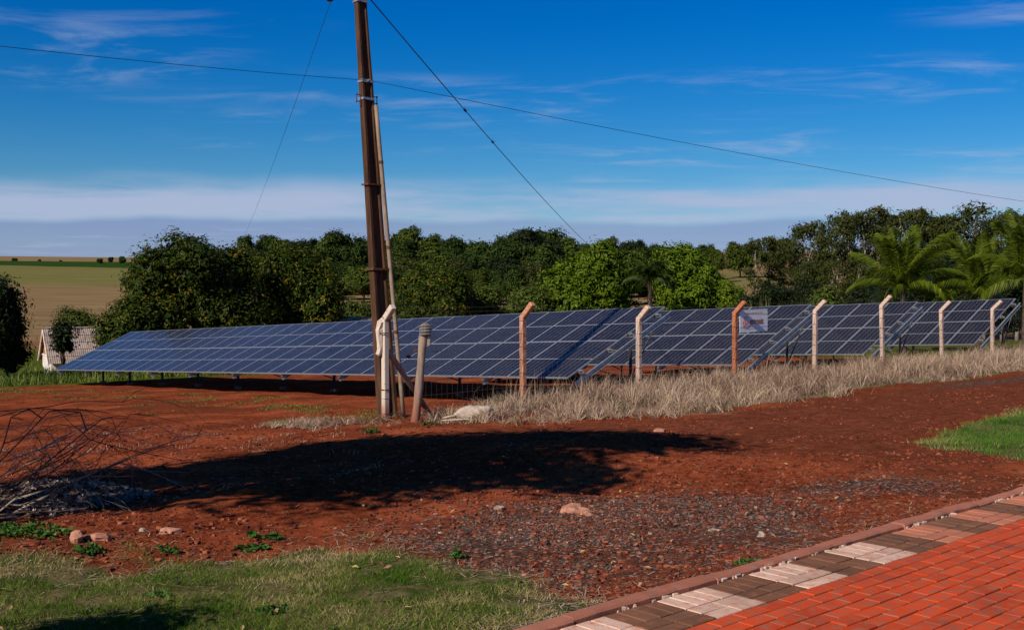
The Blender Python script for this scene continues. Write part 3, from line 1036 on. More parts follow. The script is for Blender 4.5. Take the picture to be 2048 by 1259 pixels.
def build_fence():
    x0, y0 = xy(-3.92, 0)
    root = empty('wire_fence', (x0, y0, tz(x0, y0)), 'wire mesh fence on bent concrete posts along the dirt road', 'fence')
    O = Vector(root.location)
    ts = [-3.92, 0.0, 4.06, 8.16, 12.22, 16.3, 20.45, 24.5, 28.6]
    hb = [2.08, 2.00, 1.96, 2.02, 2.10, 2.14, 2.02, 1.98, 2.0]
    mats = [M_post_white, M_post_mid, M_post_pale, M_post_orange, M_post_pale, M_post_pale, M_post_pale, M_post_pale, M_post_pale]
    labs = ['whitewashed corner post with a chipped arm', 'rust-stained post', None, 'orange-stained post beside the sign', None, None, None, None, None]
    tops = []; posts = []
    for i, t in enumerate(ts):
        x, y = xy(t, 0)
        z = tz(x, y)
        o = post_mesh(hb[i], 0.46 if i else 0.40).build('fence_post', mats[i], root)
        # local y (outwards) -> N ; local x -> P ;
        lean = Matrix.Rotation(random.gauss(0, 0.008), 4, 'X') @ Matrix.Rotation(random.gauss(0, 0.010), 4, 'Y')
        B = Matrix(((-P[0], N[0], 0, 0), (-P[1], N[1], 0, 0), (0, 0, 1, 0), (0, 0, 0, 1)))
        o.matrix_local = Matrix.Translation(Vector((x, y, z)) - O) @ B @ lean
        if labs[i]: o['label'] = labs[i]
        posts.append((o, Matrix.Translation(Vector((x, y, z)) - O) @ B @ lean))
        tops.append((Vector((x, y, z)) - O, hb[i]))
    Nv = Vector((N[0], N[1], 0)); Pv = Vector((P[0], P[1], 0))
    # horizontal strands, sagging a little, tied to the posts
    for k in range(7):
        m = MB()
        for i in range(len(tops) - 1):
            a, ha = tops[i]; b, hb_ = tops[i + 1]
            za, zb = 0.12 + (ha - 0.2) * k / 6, 0.12 + (hb_ - 0.2) * k / 6
            A = a + Vector((0, 0, za)) + Nv * 0.066; B_ = b + Vector((0, 0, zb)) + Nv * 0.066
            M_ = (A + B_) / 2 - Vector((0, 0, 0.012))
            m.tube([A, M_, B_], 0.0034, 3, cap=False)
        m.build('line_wire', M_wire, root)
    m = MB()
    for i in range(len(tops) - 1):
        a, ha = tops[i]; b, hb_ = tops[i + 1]
        nv = 27
        for j in range(1, nv):
            f = j / nv
            base = a.lerp(b, f) + Nv * 0.066
            wob = math.sin(j * 1.7 + i) * 0.008
            zz = tz(base.x + O.x, base.y + O.y) - O.z
            m.tube([(base.x, base.y, zz + 0.03), (base.x + wob, base.y, a.lerp(b, f).z + ha - 0.06)], 0.0022, 3, cap=False)
    o = m.build('mesh_wires', M_wire, root); o['kind'] = 'stuff'
    for k in range(3):
        m = MB()
        for i in range(len(tops) - 1):
            a, ha = tops[i]; b, hb_ = tops[i + 1]
            d = 0.12 + 0.14 * k
            off = Nv * (d * 0.72 + 0.03) + Vector((0, 0, d * 0.69))
            A = a + Vector((0, 0, ha)) + off; B_ = b + Vector((0, 0, hb_)) + off
            m.tube([A, (A + B_) / 2 - Vector((0, 0, 0.03)), B_], 0.0032, 3, cap=False)
        m.build('barbed_strand', M_wire, root)
    # wire ties round the posts
    for i, (b, h) in enumerate(tops[:8]):
        m = MB()
        for k in range(7):
            z = 0.12 + (h - 0.2) * k / 6
            q = 0.066
            pts = [b + Vector((0, 0, z)) + Pv * sx * q + Nv * sy * q for sx, sy in ((-1, -1), (1, -1), (1, 1), (-1, 1), (-1, -1))]
            m.tube(pts, 0.0042, 4, cap=False)
        w_ = m.build('wire_tie', M_wire, posts[i][0]); w_.matrix_local = posts[i][1].inverted()
    # raking strut of the corner post
    a, h = tops[0]
    pb = Vector(at(868, 812, 24.6)); pb.z = tz(pb.x, pb.y) - 0.15
    m = MB()
    A = a + Vector((0, 0, 1.43)) + Pv * 0.06; B_ = pb - O
    d = (B_ - A)
    seg = [A + d * (i / 6) + Vector((0, 0, math.sin(i * 2.1) * 0.008)) for i in range(7)]
    m.tube(seg, [0.058, 0.060, 0.058, 0.062, 0.060, 0.058, 0.060], 8)
    m.build('corner_strut', M_wood, root)
    # broken slab of render hanging on the sunny face of the corner post
    m = MB()
    prof = [(-0.005, 2.06, 0.10), (-0.085, 2.02, 0.10), (-0.105, 1.86, 0.095), (-0.095, 1.70, 0.085), (-0.088, 1.58, 0.08), (-0.095, 1.46, 0.08), (-0.12, 1.38, 0.075), (-0.15, 1.345, 0.06)]
    pts = [a + Pv * (p_ - 0.02) * 1.0 + Nv * (-0.015 + p_ * 0.25) + Vector((0, 0, z_)) for p_, z_, w_ in prof]
    m.tube(pts, [w_ * 0.80 for _, _, w_ in prof], 5)
    w_ = m.build('broken_render', M_post_white, posts[0][0]); w_.matrix_local = posts[0][1].inverted()
    for z_, w_ in ((1.80, 0.085), (2.12, 0.07), (2.26, 0.066), (0.62, 0.072)):
        m = MB()
        off = max(0, z_ - h)
        ctr = a + Vector((0, 0, z_)) + Nv * (off * 1.0) + Pv * (-0.055 if z_ == 1.80 else 0)
        nvec = (Nv * 0.7 + Vector((0, 0, 0.7))) if z_ > h else Vector((0, 0, 1))
        s1 = Pv; s2 = nvec.cross(Pv).normalized()
        m.tube([ctr + (s1 * math.cos(t_) + s2 * math.sin(t_)) * (w_ * 1.18) for t_ in np.linspace(0, 2 * math.pi, 13)], 0.011, 5)
        m.build('wire_wrap', M_rust_iron, root)
    # two rusty wire tighteners on the mesh
    for (px, py) in ((817, 713), (833, 701)):
        c = at(px, py, 23.35) - O
        m = MB(); m.tube([c + Vector((-0.05, 0, 0.0)), c, c + Vector((0.05, 0.0, 0.01))], [0.02, 0.042, 0.02], 7); m.build('wire_tightener', M_rust_iron, root)


build_fence()

# ------------------------------------------------------------------ sign
def text_mesh(body, size, name, mat):
    cu = bpy.data.curves.new(name, 'FONT')
    cu.body = body; cu.size = size; cu.extrude = 0.002; cu.align_x = 'LEFT'; cu.offset = 0.007
    cu.space_character = 1.02
    ob = bpy.data.objects.new(name, cu); COL.objects.link(ob)
    bpy.context.view_layer.update()
    me = bpy.data.meshes.new_from_object(ob.evaluated_get(bpy.context.evaluated_depsgraph_get()))
    bpy.data.objects.remove(ob); bpy.data.curves.remove(cu)
    me.materials.clear(); me.materials.append(mat)
    return me


def build_sign():
    x, y = xy(8.16 + 0.11, 0.085)
    wdt, hgt = 1.34, 0.64
    z = EYE + (HY - 665) / F * 31.1
    root = empty('fence_sign', (x, y, z), 'white installer sign with orange lettering wired to the fence', 'sign', rz=ANG_P)
    root.rotation_euler = (0, math.radians(-1.2), ANG_P)
    b = MB(); b.box((wdt / 2, 0, hgt / 2), (wdt, 0.012, hgt)); board = b.build('board', M_signw, root)
    FX = Matrix.Rotation(math.radians(90), 4, 'X')
    me = text_mesh('yptronic', 0.245, 'lettering', M_signd)
    o = link('lettering', me, board); o.matrix_local = Matrix.Translation((0.455, -0.0085, 0.225)) @ FX @ Matrix.Diagonal((0.80, 1, 1, 1))
    # round circuit emblem
    m = MB(); c = Vector((0.29, -0.009, 0.275))
    for k in range(16):
        a0, a1 = 2 * math.pi * k / 20 + 0.9, 2 * math.pi * (k + 1) / 20 + 0.9
        m.tube([c + Vector((math.cos(t_) * 0.145, 0, math.sin(t_) * 0.145)) for t_ in (a0, a1)], 0.009, 4)
    for k in range(5):
        a0 = 2 * math.pi * k / 10 + 1.2
        m.tube([c + Vector((math.cos(a0) * 0.145, 0, math.sin(a0) * 0.145)), c + Vector((math.cos(a0) * 0.185, 0, math.sin(a0) * 0.185))], 0.008, 4)
    for dx in (-0.06, 0.03):
        m.tube([c + Vector((dx, 0, -0.085)), c + Vector((dx, 0, 0.085))], 0.012, 4)
    m.tube([c + Vector((-0.06, 0, -0.02)), c + Vector((0.03, 0, -0.02)), c + Vector((0.075, 0, 0.03))], 0.010, 4)
    m.build('emblem', M_signr, board)
    # rows of small print, too small to read
    rk = random.Random(3)
    for (z_, x0, x1, h_) in ((0.545, 0.24, 1.13, 0.030), (0.095, 0.20, 0.95, 0.018)):
        m = MB(); xx = x0
        while xx < x1:
            w_ = rk.uniform(0.018, 0.034)
            if rk.random() > 0.12:
                m.box((xx + w_ / 2, -0.0075, z_), (w_ * 0.55, 0.003, h_ * rk.uniform(0.7, 1.1)))
            xx += w_ + 0.008
        m.build('small_print', M_signr, board)
    for (x_, z_) in ((0.04, 0.60), (1.3, 0.6), (0.04, 0.04), (1.3, 0.04)):
        m = MB(); m.tube([(x_, -0.016, z_), (x_, 0.03, z_)], 0.008, 5); m.build('wire_tie', M_wire, root)


build_sign()

# ------------------------------------------------------------------ utility pole
def build_pole():
    bx, by = -2.66, 23.45
    gz = tz(bx, by)
    root = empty('utility_pole', (bx, by, gz), 'tall dark concrete utility pole leaning left behind the corner post', 'utility pole')
    O = Vector(root.location)
    topz = 8.55 - gz
    leanx = -0.0635
    Pv = Vector((P[0], P[1], 0)); Nv = Vector((N[0], N[1], 0))

    def ax(z): return Vector((leanx * z, 0, z))

    def dims(z):
        f = z / topz
        return 0.405 * (1 - f) + 0.215 * f, 0.205 * (1 - f) + 0.135 * f      # along P, along N
    # I section: flange, recess, flange; rings every half metre with slight wear
    zs = list(np.linspace(-0.4, topz, 22))
    m = MB(); rings = []
    for z in zs:
        a, b = dims(max(z, 0)); ha, hb = a / 2, b / 2; fl = ha * 0.46; rc = hb * 0.42
        sec = [(-ha, -hb), (-ha, hb), (-ha + fl * 0.75, hb), (-ha + fl, hb - rc), (ha - fl, hb - rc), (ha - fl * 0.75, hb), (ha, hb), (ha, -hb), (ha - fl * 0.75, -hb), (ha - fl, -hb + rc), (-ha + fl, -hb + rc), (-ha + fl * 0.75, -hb)]
        rings.append([ax(z) + Pv * u + Nv * v + Pv * random.gauss(0, 0.0015) for u, v in sec])
    n = 12; vs = [v for r in rings for v in r]; fs = []
    for i in range(len(rings) - 1):
        for k in range(n):
            fs.append((i * n + k, (i + 1) * n + k, (i + 1) * n + (k + 1) % n, i * n + (k + 1) % n))
    fs.append(tuple(range(n))); fs.append(tuple((len(rings) - 1) * n + k for k in range(n))[::-1])
    m.add(vs, fs); m.build('pole_shaft', M_pole, root)
    # conduit down the shaded side
    z_t = EYE + (HY - 212) / F * by - gz
    m = MB(); pts = []
    for z in np.linspace(0.0, z_t, 12):
        a, b = dims(z)
        pts.append(ax(z) + Pv * (a / 2 * 0.98 + 0.01 + 0.11 * (1 - z / z_t)) + Nv * (b / 2 + 0.035))
    m.tube(pts, 0.046, 8); cdt = m.build('conduit', M_conduit, root, True)
    for i_ in (3, 6, 9):
        m = MB(); m.tube([pts[i_] - Vector((0, 0, 0.03)), pts[i_] + Vector((0, 0, 0.03))], 0.054, 8); m.build('pipe_clip', M_rust_iron, cdt)

    def band(py, h=0.05, ext=0.012, mat=M_rust_iron, name='steel_band'):
        z = EYE + (HY - py) / F * by - gz
        a, b = dims(z); m = MB()
        m.box(ax(z), (a + 2 * ext, b + 2 * ext, h), Matrix.Rotation(ANG_P, 3, 'Z'))
        m.build(name, mat, root)
        return z, a, b
    band(538, 0.045, 0.05)
    band(370, 0.035, 0.045)
    z, a, b = band(165, 0.06, 0.014, M_galv)
    m = MB(); m.tube([ax(z) + Nv * (b / 2), ax(z) + Nv * (b / 2 + 0.09)], 0.032, 7); m.build('cable_clamp', M_galv, root)
    z, a, b = band(200, 0.05, 0.014, M_galv)
    for sgn in (-1, 1):                       # small racks with spool pins on both sides
        m = MB(); e = Pv * sgn
        c = ax(z) + e * (a / 2)
        for dz in (-0.07, 0.07):
            m.tube([c + Vector((0, 0, dz)), c + e * 0.14 + Vector((0, 0, dz))], 0.010, 5)
        m.tube([c + e * 0.125 + Vector((0, 0, -0.10)), c + e * 0.125 + Vector((0, 0, 0.10))], 0.011, 5)
        for dz in (-0.07, 0.07):
            m.tube([c + e * 0.125 + Vector((0, 0, dz - 0.012)), c + e * 0.125 + Vector((0, 0, dz + 0.012))], 0.022, 6)
        m.build('spool_rack', M_rust_iron, root)
    # crossarm just above the frame, its braces and insulators
    zc = EYE + (HY + 24) / F * by - gz
    m = MB(); m.box(ax(zc) + Nv * 0.0 - Pv * 0.17, (2.0, 0.10, 0.12), Matrix.Rotation(math.atan2(N[1], N[0]), 3, 'Z')); m.build('crossarm', M_wood, root)
    for sgn in (-1, 1):
        m = MB(); m.tube([ax(zc - 0.33) - Pv * 0.13 + Nv * sgn * 0.05, ax(zc - 0.02) - Pv * 0.12 + Nv * sgn * 0.55], 0.018, 5); m.build('arm_brace', M_rust_iron, root)
    m = MB(); m.box(ax(zc - 0.33), (0.27, 0.19, 0.05), Matrix.Rotation(ANG_P, 3, 'Z')); m.build('steel_band', M_galv, root)
    ins = []
    for sgn in (-0.88, 0.30, 0.88):
        c = ax(zc - 0.06) - Pv * 0.17 + Nv * sgn
        m = MB(); m.tube([c + Vector((0, 0, 0.01)), c - Vector((0, 0, 0.05)), c - Vector((0, 0, 0.06)), c - Vector((0, 0, 0.10)), c - Vector((0, 0, 0.13))], [0.02, 0.03, 0.075, 0.085, 0.04], 9)
        m.build('insulator', M_ceramic, root); ins.append(c - Vector((0, 0, 0.12)) + O)
    zz = EYE + (HY - 165) / F * by
    return ins, Vector((bx, by, zz)) + Vector((leanx * (zz - gz), 0, 0)), Pv, Nv


INS, CLAMP, PV, NV = build_pole()


def cable(name, pts, r, label, n=24, sag=0.0, bits=()):
    A, B_ = Vector(pts[0]), Vector(pts[1])
    m = MB(); o0 = A
    path = [A.lerp(B_, i / n) - A - Vector((0, 0, 4 * sag * (i / n) * (1 - i / n))) for i in range(n + 1)]
    m.tube(path, r, 5)
    o = m.build(name, M_cable, None, True, A)
    set_tags(o, label, 'cable')
    for f in bits:
        c = A.lerp(B_, f) - A - Vector((0, 0, 4 * sag * f * (1 - f)))
        d = (B_ - A).normalized()
        k = MB(); k.tube([c - d * 0.22, c - d * 0.1, c + d * 0.1, c + d * 0.22], [r * 1.1, r * 2.6, r * 2.4, r], 6)
        k.tube([c, c + Vector((0.11, 0, 0.03))], 0.006, 4); k.tube([c + d * 0.1, c + d * 0.05 + Vector((-0.02, 0, 0.14))], 0.006, 4)
        k.build('splice', M_cable, o)
    return o


# overhead cables
f_a = at(478, 492, 108.0); f_b = at(1206, 516, 92.0)
st_a = at(667, -3, 23.35); st_b = at(737, -4, 23.3)
cable('overhead_cable', (st_a, f_a), 0.006, 'thin overhead cable running from the pole down to the trees at left', 30, 0.5)
cable('overhead_cable', (st_b, f_b), 0.014, 'thicker spliced cable sloping from the pole down to the trees at right', 30, 0.35, (0.151, 0.222))
side = NV * 0.16
cable('overhead_cable', (CLAMP + side, at(2300, 437, 50.5)), 0.0065, 'cable crossing the sky from the pole clamp out to the right', 30, 0.25)
cable('overhead_cable', (CLAMP + side, at(-330, 56, 15.4)), 0.0055, 'cable crossing the upper left sky to the pole clamp', 20, 0.06)


def far_pole(px, py, Y, label):
    t = at(px, py, Y); gz = tz(t.x, t.y)
    e = empty('distant_pole', (t.x, t.y, gz), label, 'utility pole')
    m = MB(); h = t.z - gz; m.tube([(0, 0, -0.3), (0, 0, h)], [0.17, 0.11], 7); m.build('pole_shaft', M_pole, e)
    m = MB(); m.box((0, 0, h - 0.25), (1.6, 0.1, 0.1)); m.build('crossarm', M_wood, e)


far_pole(478, 492, 108.0, 'distant pole hidden behind the big mango tree at left')
far_pole(1206, 516, 92.0, 'distant pole hidden behind the bright round mango tree')

# ------------------------------------------------------------------ wooden post, sack, scraps
def build_wood_post():
    b = at(826, 862, 20.9); b.z = tz(b.x, b.y)
    root = empty('wooden_post', b, 'leaning weathered wooden post with a wire coil on top', 'post')
    top = at(850, 655, 20.8) - b
    m = MB(); n = 12; pts = []; rad = []
    for i in range(n):
        f = i / (n - 1)
        pts.append(Vector((top.x * f + math.sin(f * 5.0) * 0.014, top.y * f, -0.25 + (top.z + 0.25) * f)))
        rad.append(0.086 - 0.014 * f + math.sin(f * 17) * 0.006 + (0.012 if i == 10 else 0))
    m.tube(pts, rad, 10); m.build('post_shaft', M_wood, root, True)
    m = MB(); c = top + Vector((0.01, 0, -0.02))
    m.tube([c + Vector((0, 0, -0.14)), c + Vector((0, 0, -0.05)), c + Vector((0, 0, 0.03)), c + Vector((0, 0, 0.09)), c + Vector((0, 0, 0.115))], [0.10, 0.115, 0.112, 0.08, 0.03], 10)
    m.build('cap', M_foot, root, True)
    for k in range(4):
        m = MB(); z_ = -0.10 + 0.055 * k
        m.tube([c + Vector((math.cos(t_) * 0.121, math.sin(t_) * 0.121, z_ + 0.012 * math.cos(t_))) for t_ in np.linspace(0, 2 * math.pi, 14)], 0.010, 5)
        m.build('wire_coil', M_galv, root)
    m = MB(); m.box(top + Vector((0.075, -0.02, -0.27)), (0.05, 0.10, 0.12)); m.build('cleat', M_wood, root)


build_wood_post()


def blob(name, loc, size, mat, label, cat, seed, sub=2, rough=0.35, rz=0.0, flat=True, group=None, segs=6):
    """irregular stone / lump: a noisy ball flattened below"""
    V = []; Fc = []
    nr, ns = segs, segs + 4
    rg = np.random.default_rng(seed)
    k1 = rg.normal(size=(6, 3)); ph = rg.uniform(0, 6.28, 6)
    for i in range(nr + 1):
        th = math.pi * i / nr
        for j in range(ns):
            a = 2 * math.pi * j / ns
            d = np.array([math.sin(th) * math.cos(a), math.sin(th) * math.sin(a), math.cos(th)])
            r = 1 + rough * 0.3 * sum(math.sin(2.0 * float(k1[k] @ d) + ph[k]) for k in range(6)) / 2.2
            # facet
            V.append((d[0] * r * size[0], d[1] * r * size[1], max(d[2] * r, -0.45) * size[2]))
    for i in range(nr):
        for j in range(ns):
            Fc.append((i * ns + j, (i + 1) * ns + j, (i + 1) * ns + (j + 1) % ns, i * ns + (j + 1) % ns))
    m = MB(); m.add(V, Fc)
    o = m.build(name, mat, None, not flat, loc)
    o.rotation_euler = (0, 0, rz)
    set_tags(o, label, cat, group)
    return o


def on_ground(px, py):
    """where a bearing meets the ground"""
    d = Vector(((px - W / 2) / F, 1.0, (HY - py) / F))
    Ys = np.concatenate([np.linspace(3, 60, 4000)])
    h = EYE + d.z * Ys - terr(d.x * Ys, Ys)
    i = int(np.argmax(h < 0))
    return Vector((d.x * Ys[i], Ys[i], EYE + d.z * Ys[i]))


def build_sack():
    g = on_ground(948, 842)
    # crumpled pale sack lying on its side, neck to the left
    V = []; Fc = []; nl, ns = 22, 16
    rg = np.random.default_rng(8)
    for i in range(nl + 1):
        f = i / nl
        xx = -0.36 + 0.72 * f
        r = np.interp(f, [0, 0.06, 0.15, 0.3, 0.7, 0.88, 1.0], [0.03, 0.06, 0.105, 0.125, 0.13, 0.11, 0.02])
        for j in range(ns):
            a = 2 * math.pi * j / ns
            w = 1 + 0.22 * (float(vnoise(f * 9, j * 0.9, 4)) - 0.5) + 0.10 * math.sin(a * 3 + f * 9)
            V.append((xx + 0.03 * math.sin(a * 2 + f * 4), math.cos(a) * r * w * 1.2, max(-0.05, math.sin(a) * r * w) + 0.05 + 0.05 * f))
    for i in range(nl):
        for j in range(ns):
            Fc.append((i * ns + j, i * ns + (j + 1) % ns, (i + 1) * ns + (j + 1) % ns, (i + 1) * ns + j))
    root = empty('discarded_sack', g + Vector((0, 0, 0.06)), 'crumpled pale sack lying in dry grass right of the wooden post', 'sack', rz=0.12)
    m = MB(); m.add(V, Fc); o = m.build('sack_body', M_sack, root, True); o.scale = (1, 1, 1.15)
    m = MB(); m.tube([(-0.34, 0, 0.05), (-0.46, 0.03, 0.03), (-0.60, 0.0, 0.005)], [0.03, 0.022, 0.012], 6); m.build('sack_neck', M_sack, root, True)
    m = MB(); m.tube([(-0.62, -0.16, -0.02), (-0.2, -0.19, 0.0), (0.1, -0.20, -0.01)], [0.012, 0.02, 0.014], 5); m.build('loose_fold', M_sack, root, True)


build_sack()
for i, (px, py, sx, sy, sz, mt, lab) in enumerate([
        (1150, 1026, .10, .075, .055, M_stone, 'largest reddish rubble lump on the dark gravel'),
        (1176, 1030, .05, .05, .03, M_stone, 'small flat reddish chip touching the big rubble lump'),
        (998, 1019, .055, .05, .035, M_stoneg, 'pale stone at the lower edge of the tree shadow'),
        (330, 1066, .105, .08, .035, M_stone, 'flat pinkish stone half sunk in red soil above the lawn'),
        (190, 1078, .125, .07, .04, M_stone, 'long flat pinkish stone near the green weeds at lower left'),
        (148, 1086, .05, .06, .07, M_stone, 'upright broken brick piece by the lower left weeds'),
        (1318, 862, .10, .08, .035, M_stone, 'pale flat stone at the upper edge of the tree shadow'),
        (1525, 1074, .035, .03, .03, M_stoneg, 'small white pebble on gravel left of the kerb'),
        (1432, 1063, .045, .03, .02, M_stoneg, 'pale chip at the edge of the gravel patch'),
        (283, 1064, .04, .03, .025, M_stoneg, 'small pale stone left of the flat pinkish stone')]):
    g = on_ground(px, py)
    blob('stone', g + Vector((0, 0, sz * 0.02)), (sx, sy, sz), mt, lab, 'stone', 100 + i, rz=i * 0.7, rough=1.15)
g = on_ground(1783, 765)
o = blob('plastic_scrap', g + Vector((0, 0, 0.03)), (.075, .05, .05), M_plastic, 'white plastic scrap at the edge of the dry grass', 'litter', 77, rough=0.8)

# ------------------------------------------------------------------ foliage tools
def leaf_quads(Pc, Nn, L, Wd, rg, droop=0.0):
    """one folded quad per leaf at Pc, facing Nn"""
    n = len(Pc)
    t = rg.normal(size=(n, 3)); t[:, 2] -= droop
    t -= Nn * (t * Nn).sum(1, keepdims=True)
    t /= np.linalg.norm(t, axis=1, keepdims=True) + 1e-9
    s = np.cross(Nn, t)
    L = (L * rg.uniform(0.7, 1.25, n))[:, None]; Wd = (Wd * rg.uniform(0.75, 1.2, n))[:, None]
    V = np.empty((n, 4, 3))
    V[:, 0] = Pc - t * L * 0.5
    V[:, 1] = Pc + s * Wd * 0.5 + Nn * Wd * 0.12
    V[:, 2] = Pc + t * L * 0.5 - Nn * L * 0.1
    V[:, 3] = Pc - s * Wd * 0.5 + Nn * Wd * 0.12
    return V.reshape(-1, 3), np.arange(n * 4).reshape(n, 4)


def crown_mesh(name, lobes, n_clump, per, L, Wd, spread, mat, seed, droop=0.3, shell=(0.80, 1.06), up=0.38, young=0.0, lowcut=-0.75, core=0):
    rg = np.random.default_rng(seed)
    lob = np.array(lobes, float)
    vol = (lob[:, 3] * lob[:, 4] + lob[:, 4] * lob[:, 5] + lob[:, 3] * lob[:, 5])
    idx = rg.choice(len(lob), n_clump, p=vol / vol.sum())
    d = rg.normal(size=(n_clump, 3)); d /= np.linalg.norm(d, axis=1, keepdims=True)
    d[:, 2] = np.where(d[:, 2] < lowcut, -d[:, 2], d[:, 2])
    rad = rg.uniform(shell[0], shell[1], n_clump)[:, None]
    C = lob[idx, :3] + d * lob[idx, 3:6] * rad
    # drop clumps buried deep in another lobe
    keep = np.ones(n_clump, bool)
    for l in lob:
        q = ((C - l[:3]) / l[3:6]); keep &= ~((q * q).sum(1) < 0.30)
    C, d = C[keep], d[keep]
    nc = len(C)
    tcl = np.clip(rg.normal(0.45, 0.22, nc), 0, 1)                # tint of each clump
    off = rg.normal(size=(nc, per, 3)) * spread * rg.uniform(0.6, 1.3, nc)[:, None, None]
    off[:, :, 2] *= 0.7
    Pc = (C[:, None, :] + off).reshape(-1, 3)
    nn = (d[:, None, :] * 0.95 + off / spread * 0.40 + rg.normal(size=(nc, per, 3)) * 0.34).reshape(-1, 3)
    nn[:, 2] += up
    nn /= np.linalg.norm(nn, axis=1, keepdims=True)
    V, Fa = leaf_quads(Pc, nn, L, Wd, rg, droop)
    t = np.repeat(tcl, per) + rg.normal(0, 0.16, nc * per)
    if young > 0:
        zn = (Pc[:, 2] - Pc[:, 2].min()) / (np.ptp(Pc[:, 2]) + 1e-6)
        t = t + young * (np.repeat(rg.random(nc) < 0.24, per)) * 0.32
    t = np.clip(t, 0, 1)
    if core > 0:      # larger filler leaves inside the crown, its inner shade put in as dark tint
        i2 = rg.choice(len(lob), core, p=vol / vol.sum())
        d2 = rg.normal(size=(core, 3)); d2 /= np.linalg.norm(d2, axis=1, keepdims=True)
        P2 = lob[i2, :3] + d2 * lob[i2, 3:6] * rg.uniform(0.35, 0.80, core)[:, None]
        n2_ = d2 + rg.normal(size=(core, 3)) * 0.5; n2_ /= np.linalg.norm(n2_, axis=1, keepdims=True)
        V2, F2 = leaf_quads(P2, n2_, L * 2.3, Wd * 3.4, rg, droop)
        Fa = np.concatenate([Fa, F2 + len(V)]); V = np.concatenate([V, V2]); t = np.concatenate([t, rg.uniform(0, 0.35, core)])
    return np_mesh(name, V, Fa, [mat], {'tint': np.repeat(t, 4)}, False)


def lobes_round(r, h, z0, n, seed, flat=1.0, lob=0.5):
    """a main mass and n bulges round it; z0 is the height of the crown's foot"""
    rg = np.random.default_rng(seed)
    cz = z0 + h / 2
    L = [(0, 0, cz, r * 0.80, r * 0.80, h * 0.42)]
    for i in range(n):
        a = 2 * math.pi * (i + rg.uniform(-0.3, 0.3)) / n
        k = rg.uniform(0.50, 0.80)
        zz = cz + rg.uniform(-0.26, 0.34) * h
        s = rg.uniform(0.20, 0.40) * lob * 2
        L.append((math.cos(a) * r * k, math.sin(a) * r * k, zz, r * s, r * s, h * s * 0.62 * flat))
    for i in range(max(2, n // 3)):
        a = rg.uniform(0, 6.28); k = rg.uniform(0.0, 0.35); s = rg.uniform(0.3, 0.42)
        L.append((math.cos(a) * r * k, math.sin(a) * r * k, z0 + h * rg.uniform(0.72, 0.84), r * s, r * s, h * s * 0.5))
    return L


def trunk_mesh(h, r, lobes, seed, mat, wob=0.15, frac=0.55, n_limb=5):
    rg = random.Random(seed); m = MB()
    top = h * frac
    pts = [Vector((rg.gauss(0, wob) * (i / 5) * 0.6, rg.gauss(0, wob) * (i / 5) * 0.6, -0.3 + (top + 0.3) * i / 5)) for i in range(6)]
    m.tube(pts, [r * 1.25, r * 1.0, r * 0.9, r * 0.8, r * 0.72, r * 0.6], 8)
    lo = list(lobes); rg.shuffle(lo)
    for l in lo[:n_limb]:
        i = rg.choice([2, 3, 4, 5]); a = pts[i]; b = Vector(l[:3])
        mid = a.lerp(b, 0.5) + Vector((rg.gauss(0, wob), rg.gauss(0, wob), rg.uniform(-0.1, 0.3)))
        m.tube([a, mid, b], [r * 0.5, r * 0.33, r * 0.1], 6)
    return m.mesh('trunk', mat, True)


def place_tree(name, meshes, x, y, s, label, cat='tree', group=None, rz=0.0, sink=0.0, sz=None):
    z = tz(x, y)
    root = empty(name, (x, y, z - sink), label, cat, group, rz)
    root.scale = (s, s, sz or s)
    for nm, me in meshes:
        link(nm, me, root)
    return root


def tree_from_photo(px, top, Y):
    x = (px - W / 2) / F * Y
    return x, Y, EYE + (HY - top) / F * Y - tz(x, Y)


# ---- mango and orchard trees, each with its own crown
def orchard(name, px, top, wpx, Y, mat, label, seed, L=0.25, Wd=0.105, n=9, dens=1.55, young=0.0, z0f=0.10, rz=None, lob=0.58, group=None, bark=None):
    x, y, h = tree_from_photo(px, top, Y)
    r = wpx / 2 / F * Y
    lobes = lobes_round(r, h * (1 - z0f) * 0.97, h * z0f, int(n * 1.7), seed, lob=lob)
    ncl = int(dens * 40 * (r * r + r * h) ** 0.9)
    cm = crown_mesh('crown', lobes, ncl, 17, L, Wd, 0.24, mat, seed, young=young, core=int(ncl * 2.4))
    tm = trunk_mesh(h, max(0.10, r * 0.055), lobes, seed, bark or M_bark)
    return place_tree(name, [('trunk', tm), ('crown', cm)], x, y, 1.0, label, 'tree', group)


orchard('mango_tree', 392, 466, 262, 66, M_mangoy, 'large dark spreading mango tree behind the left end of panels', 1, n=11, young=0.8)
orchard('mango_tree', 604, 490, 176, 71, M_mangoy, 'round mango tree with yellowish tips left of the utility pole', 2, n=9, young=1.0)
orchard('mango_tree', 262, 585, 130, 63, M_mangoy, 'low dark bushy tree at the foot of the large mango', 3, n=7, young=0.5, z0f=0.02)
orchard('mango_tree', 868, 530, 178, 74, M_mangoy, 'low rounded tree with rusty tips just right of the pole', 4, n=8, young=0.9, z0f=0.03)
orchard('shrub_tree', 965, 560, 120, 78, M_lime, 'loose light green bush between the pole and first bent post', 5, n=7, dens=0.7, z0f=0.02, young=0.4)
orchard('shrub_tree', 1055, 568, 110, 84, M_lime, 'yellow green bush behind the first rust-stained fence post', 6, n=6, dens=0.8, z0f=0.02)
orchard('mango_tree', 1182, 492, 190, 86, M_mango, 'bright green round mango tree behind the second bent post', 7, n=11, L=0.34, Wd=0.14, dens=1.25, z0f=0.05)
orchard('mango_tree', 1372, 484, 152, 87, M_mango, 'bright green mango tree left of the sign and orange post', 8, n=10, L=0.34, Wd=0.14, dens=1.25, z0f=0.05)
orchard('shrub_tree', 1468, 572, 58, 82, M_mango, 'small bright green tree just behind the sign', 9, n=5, z0f=0.02)
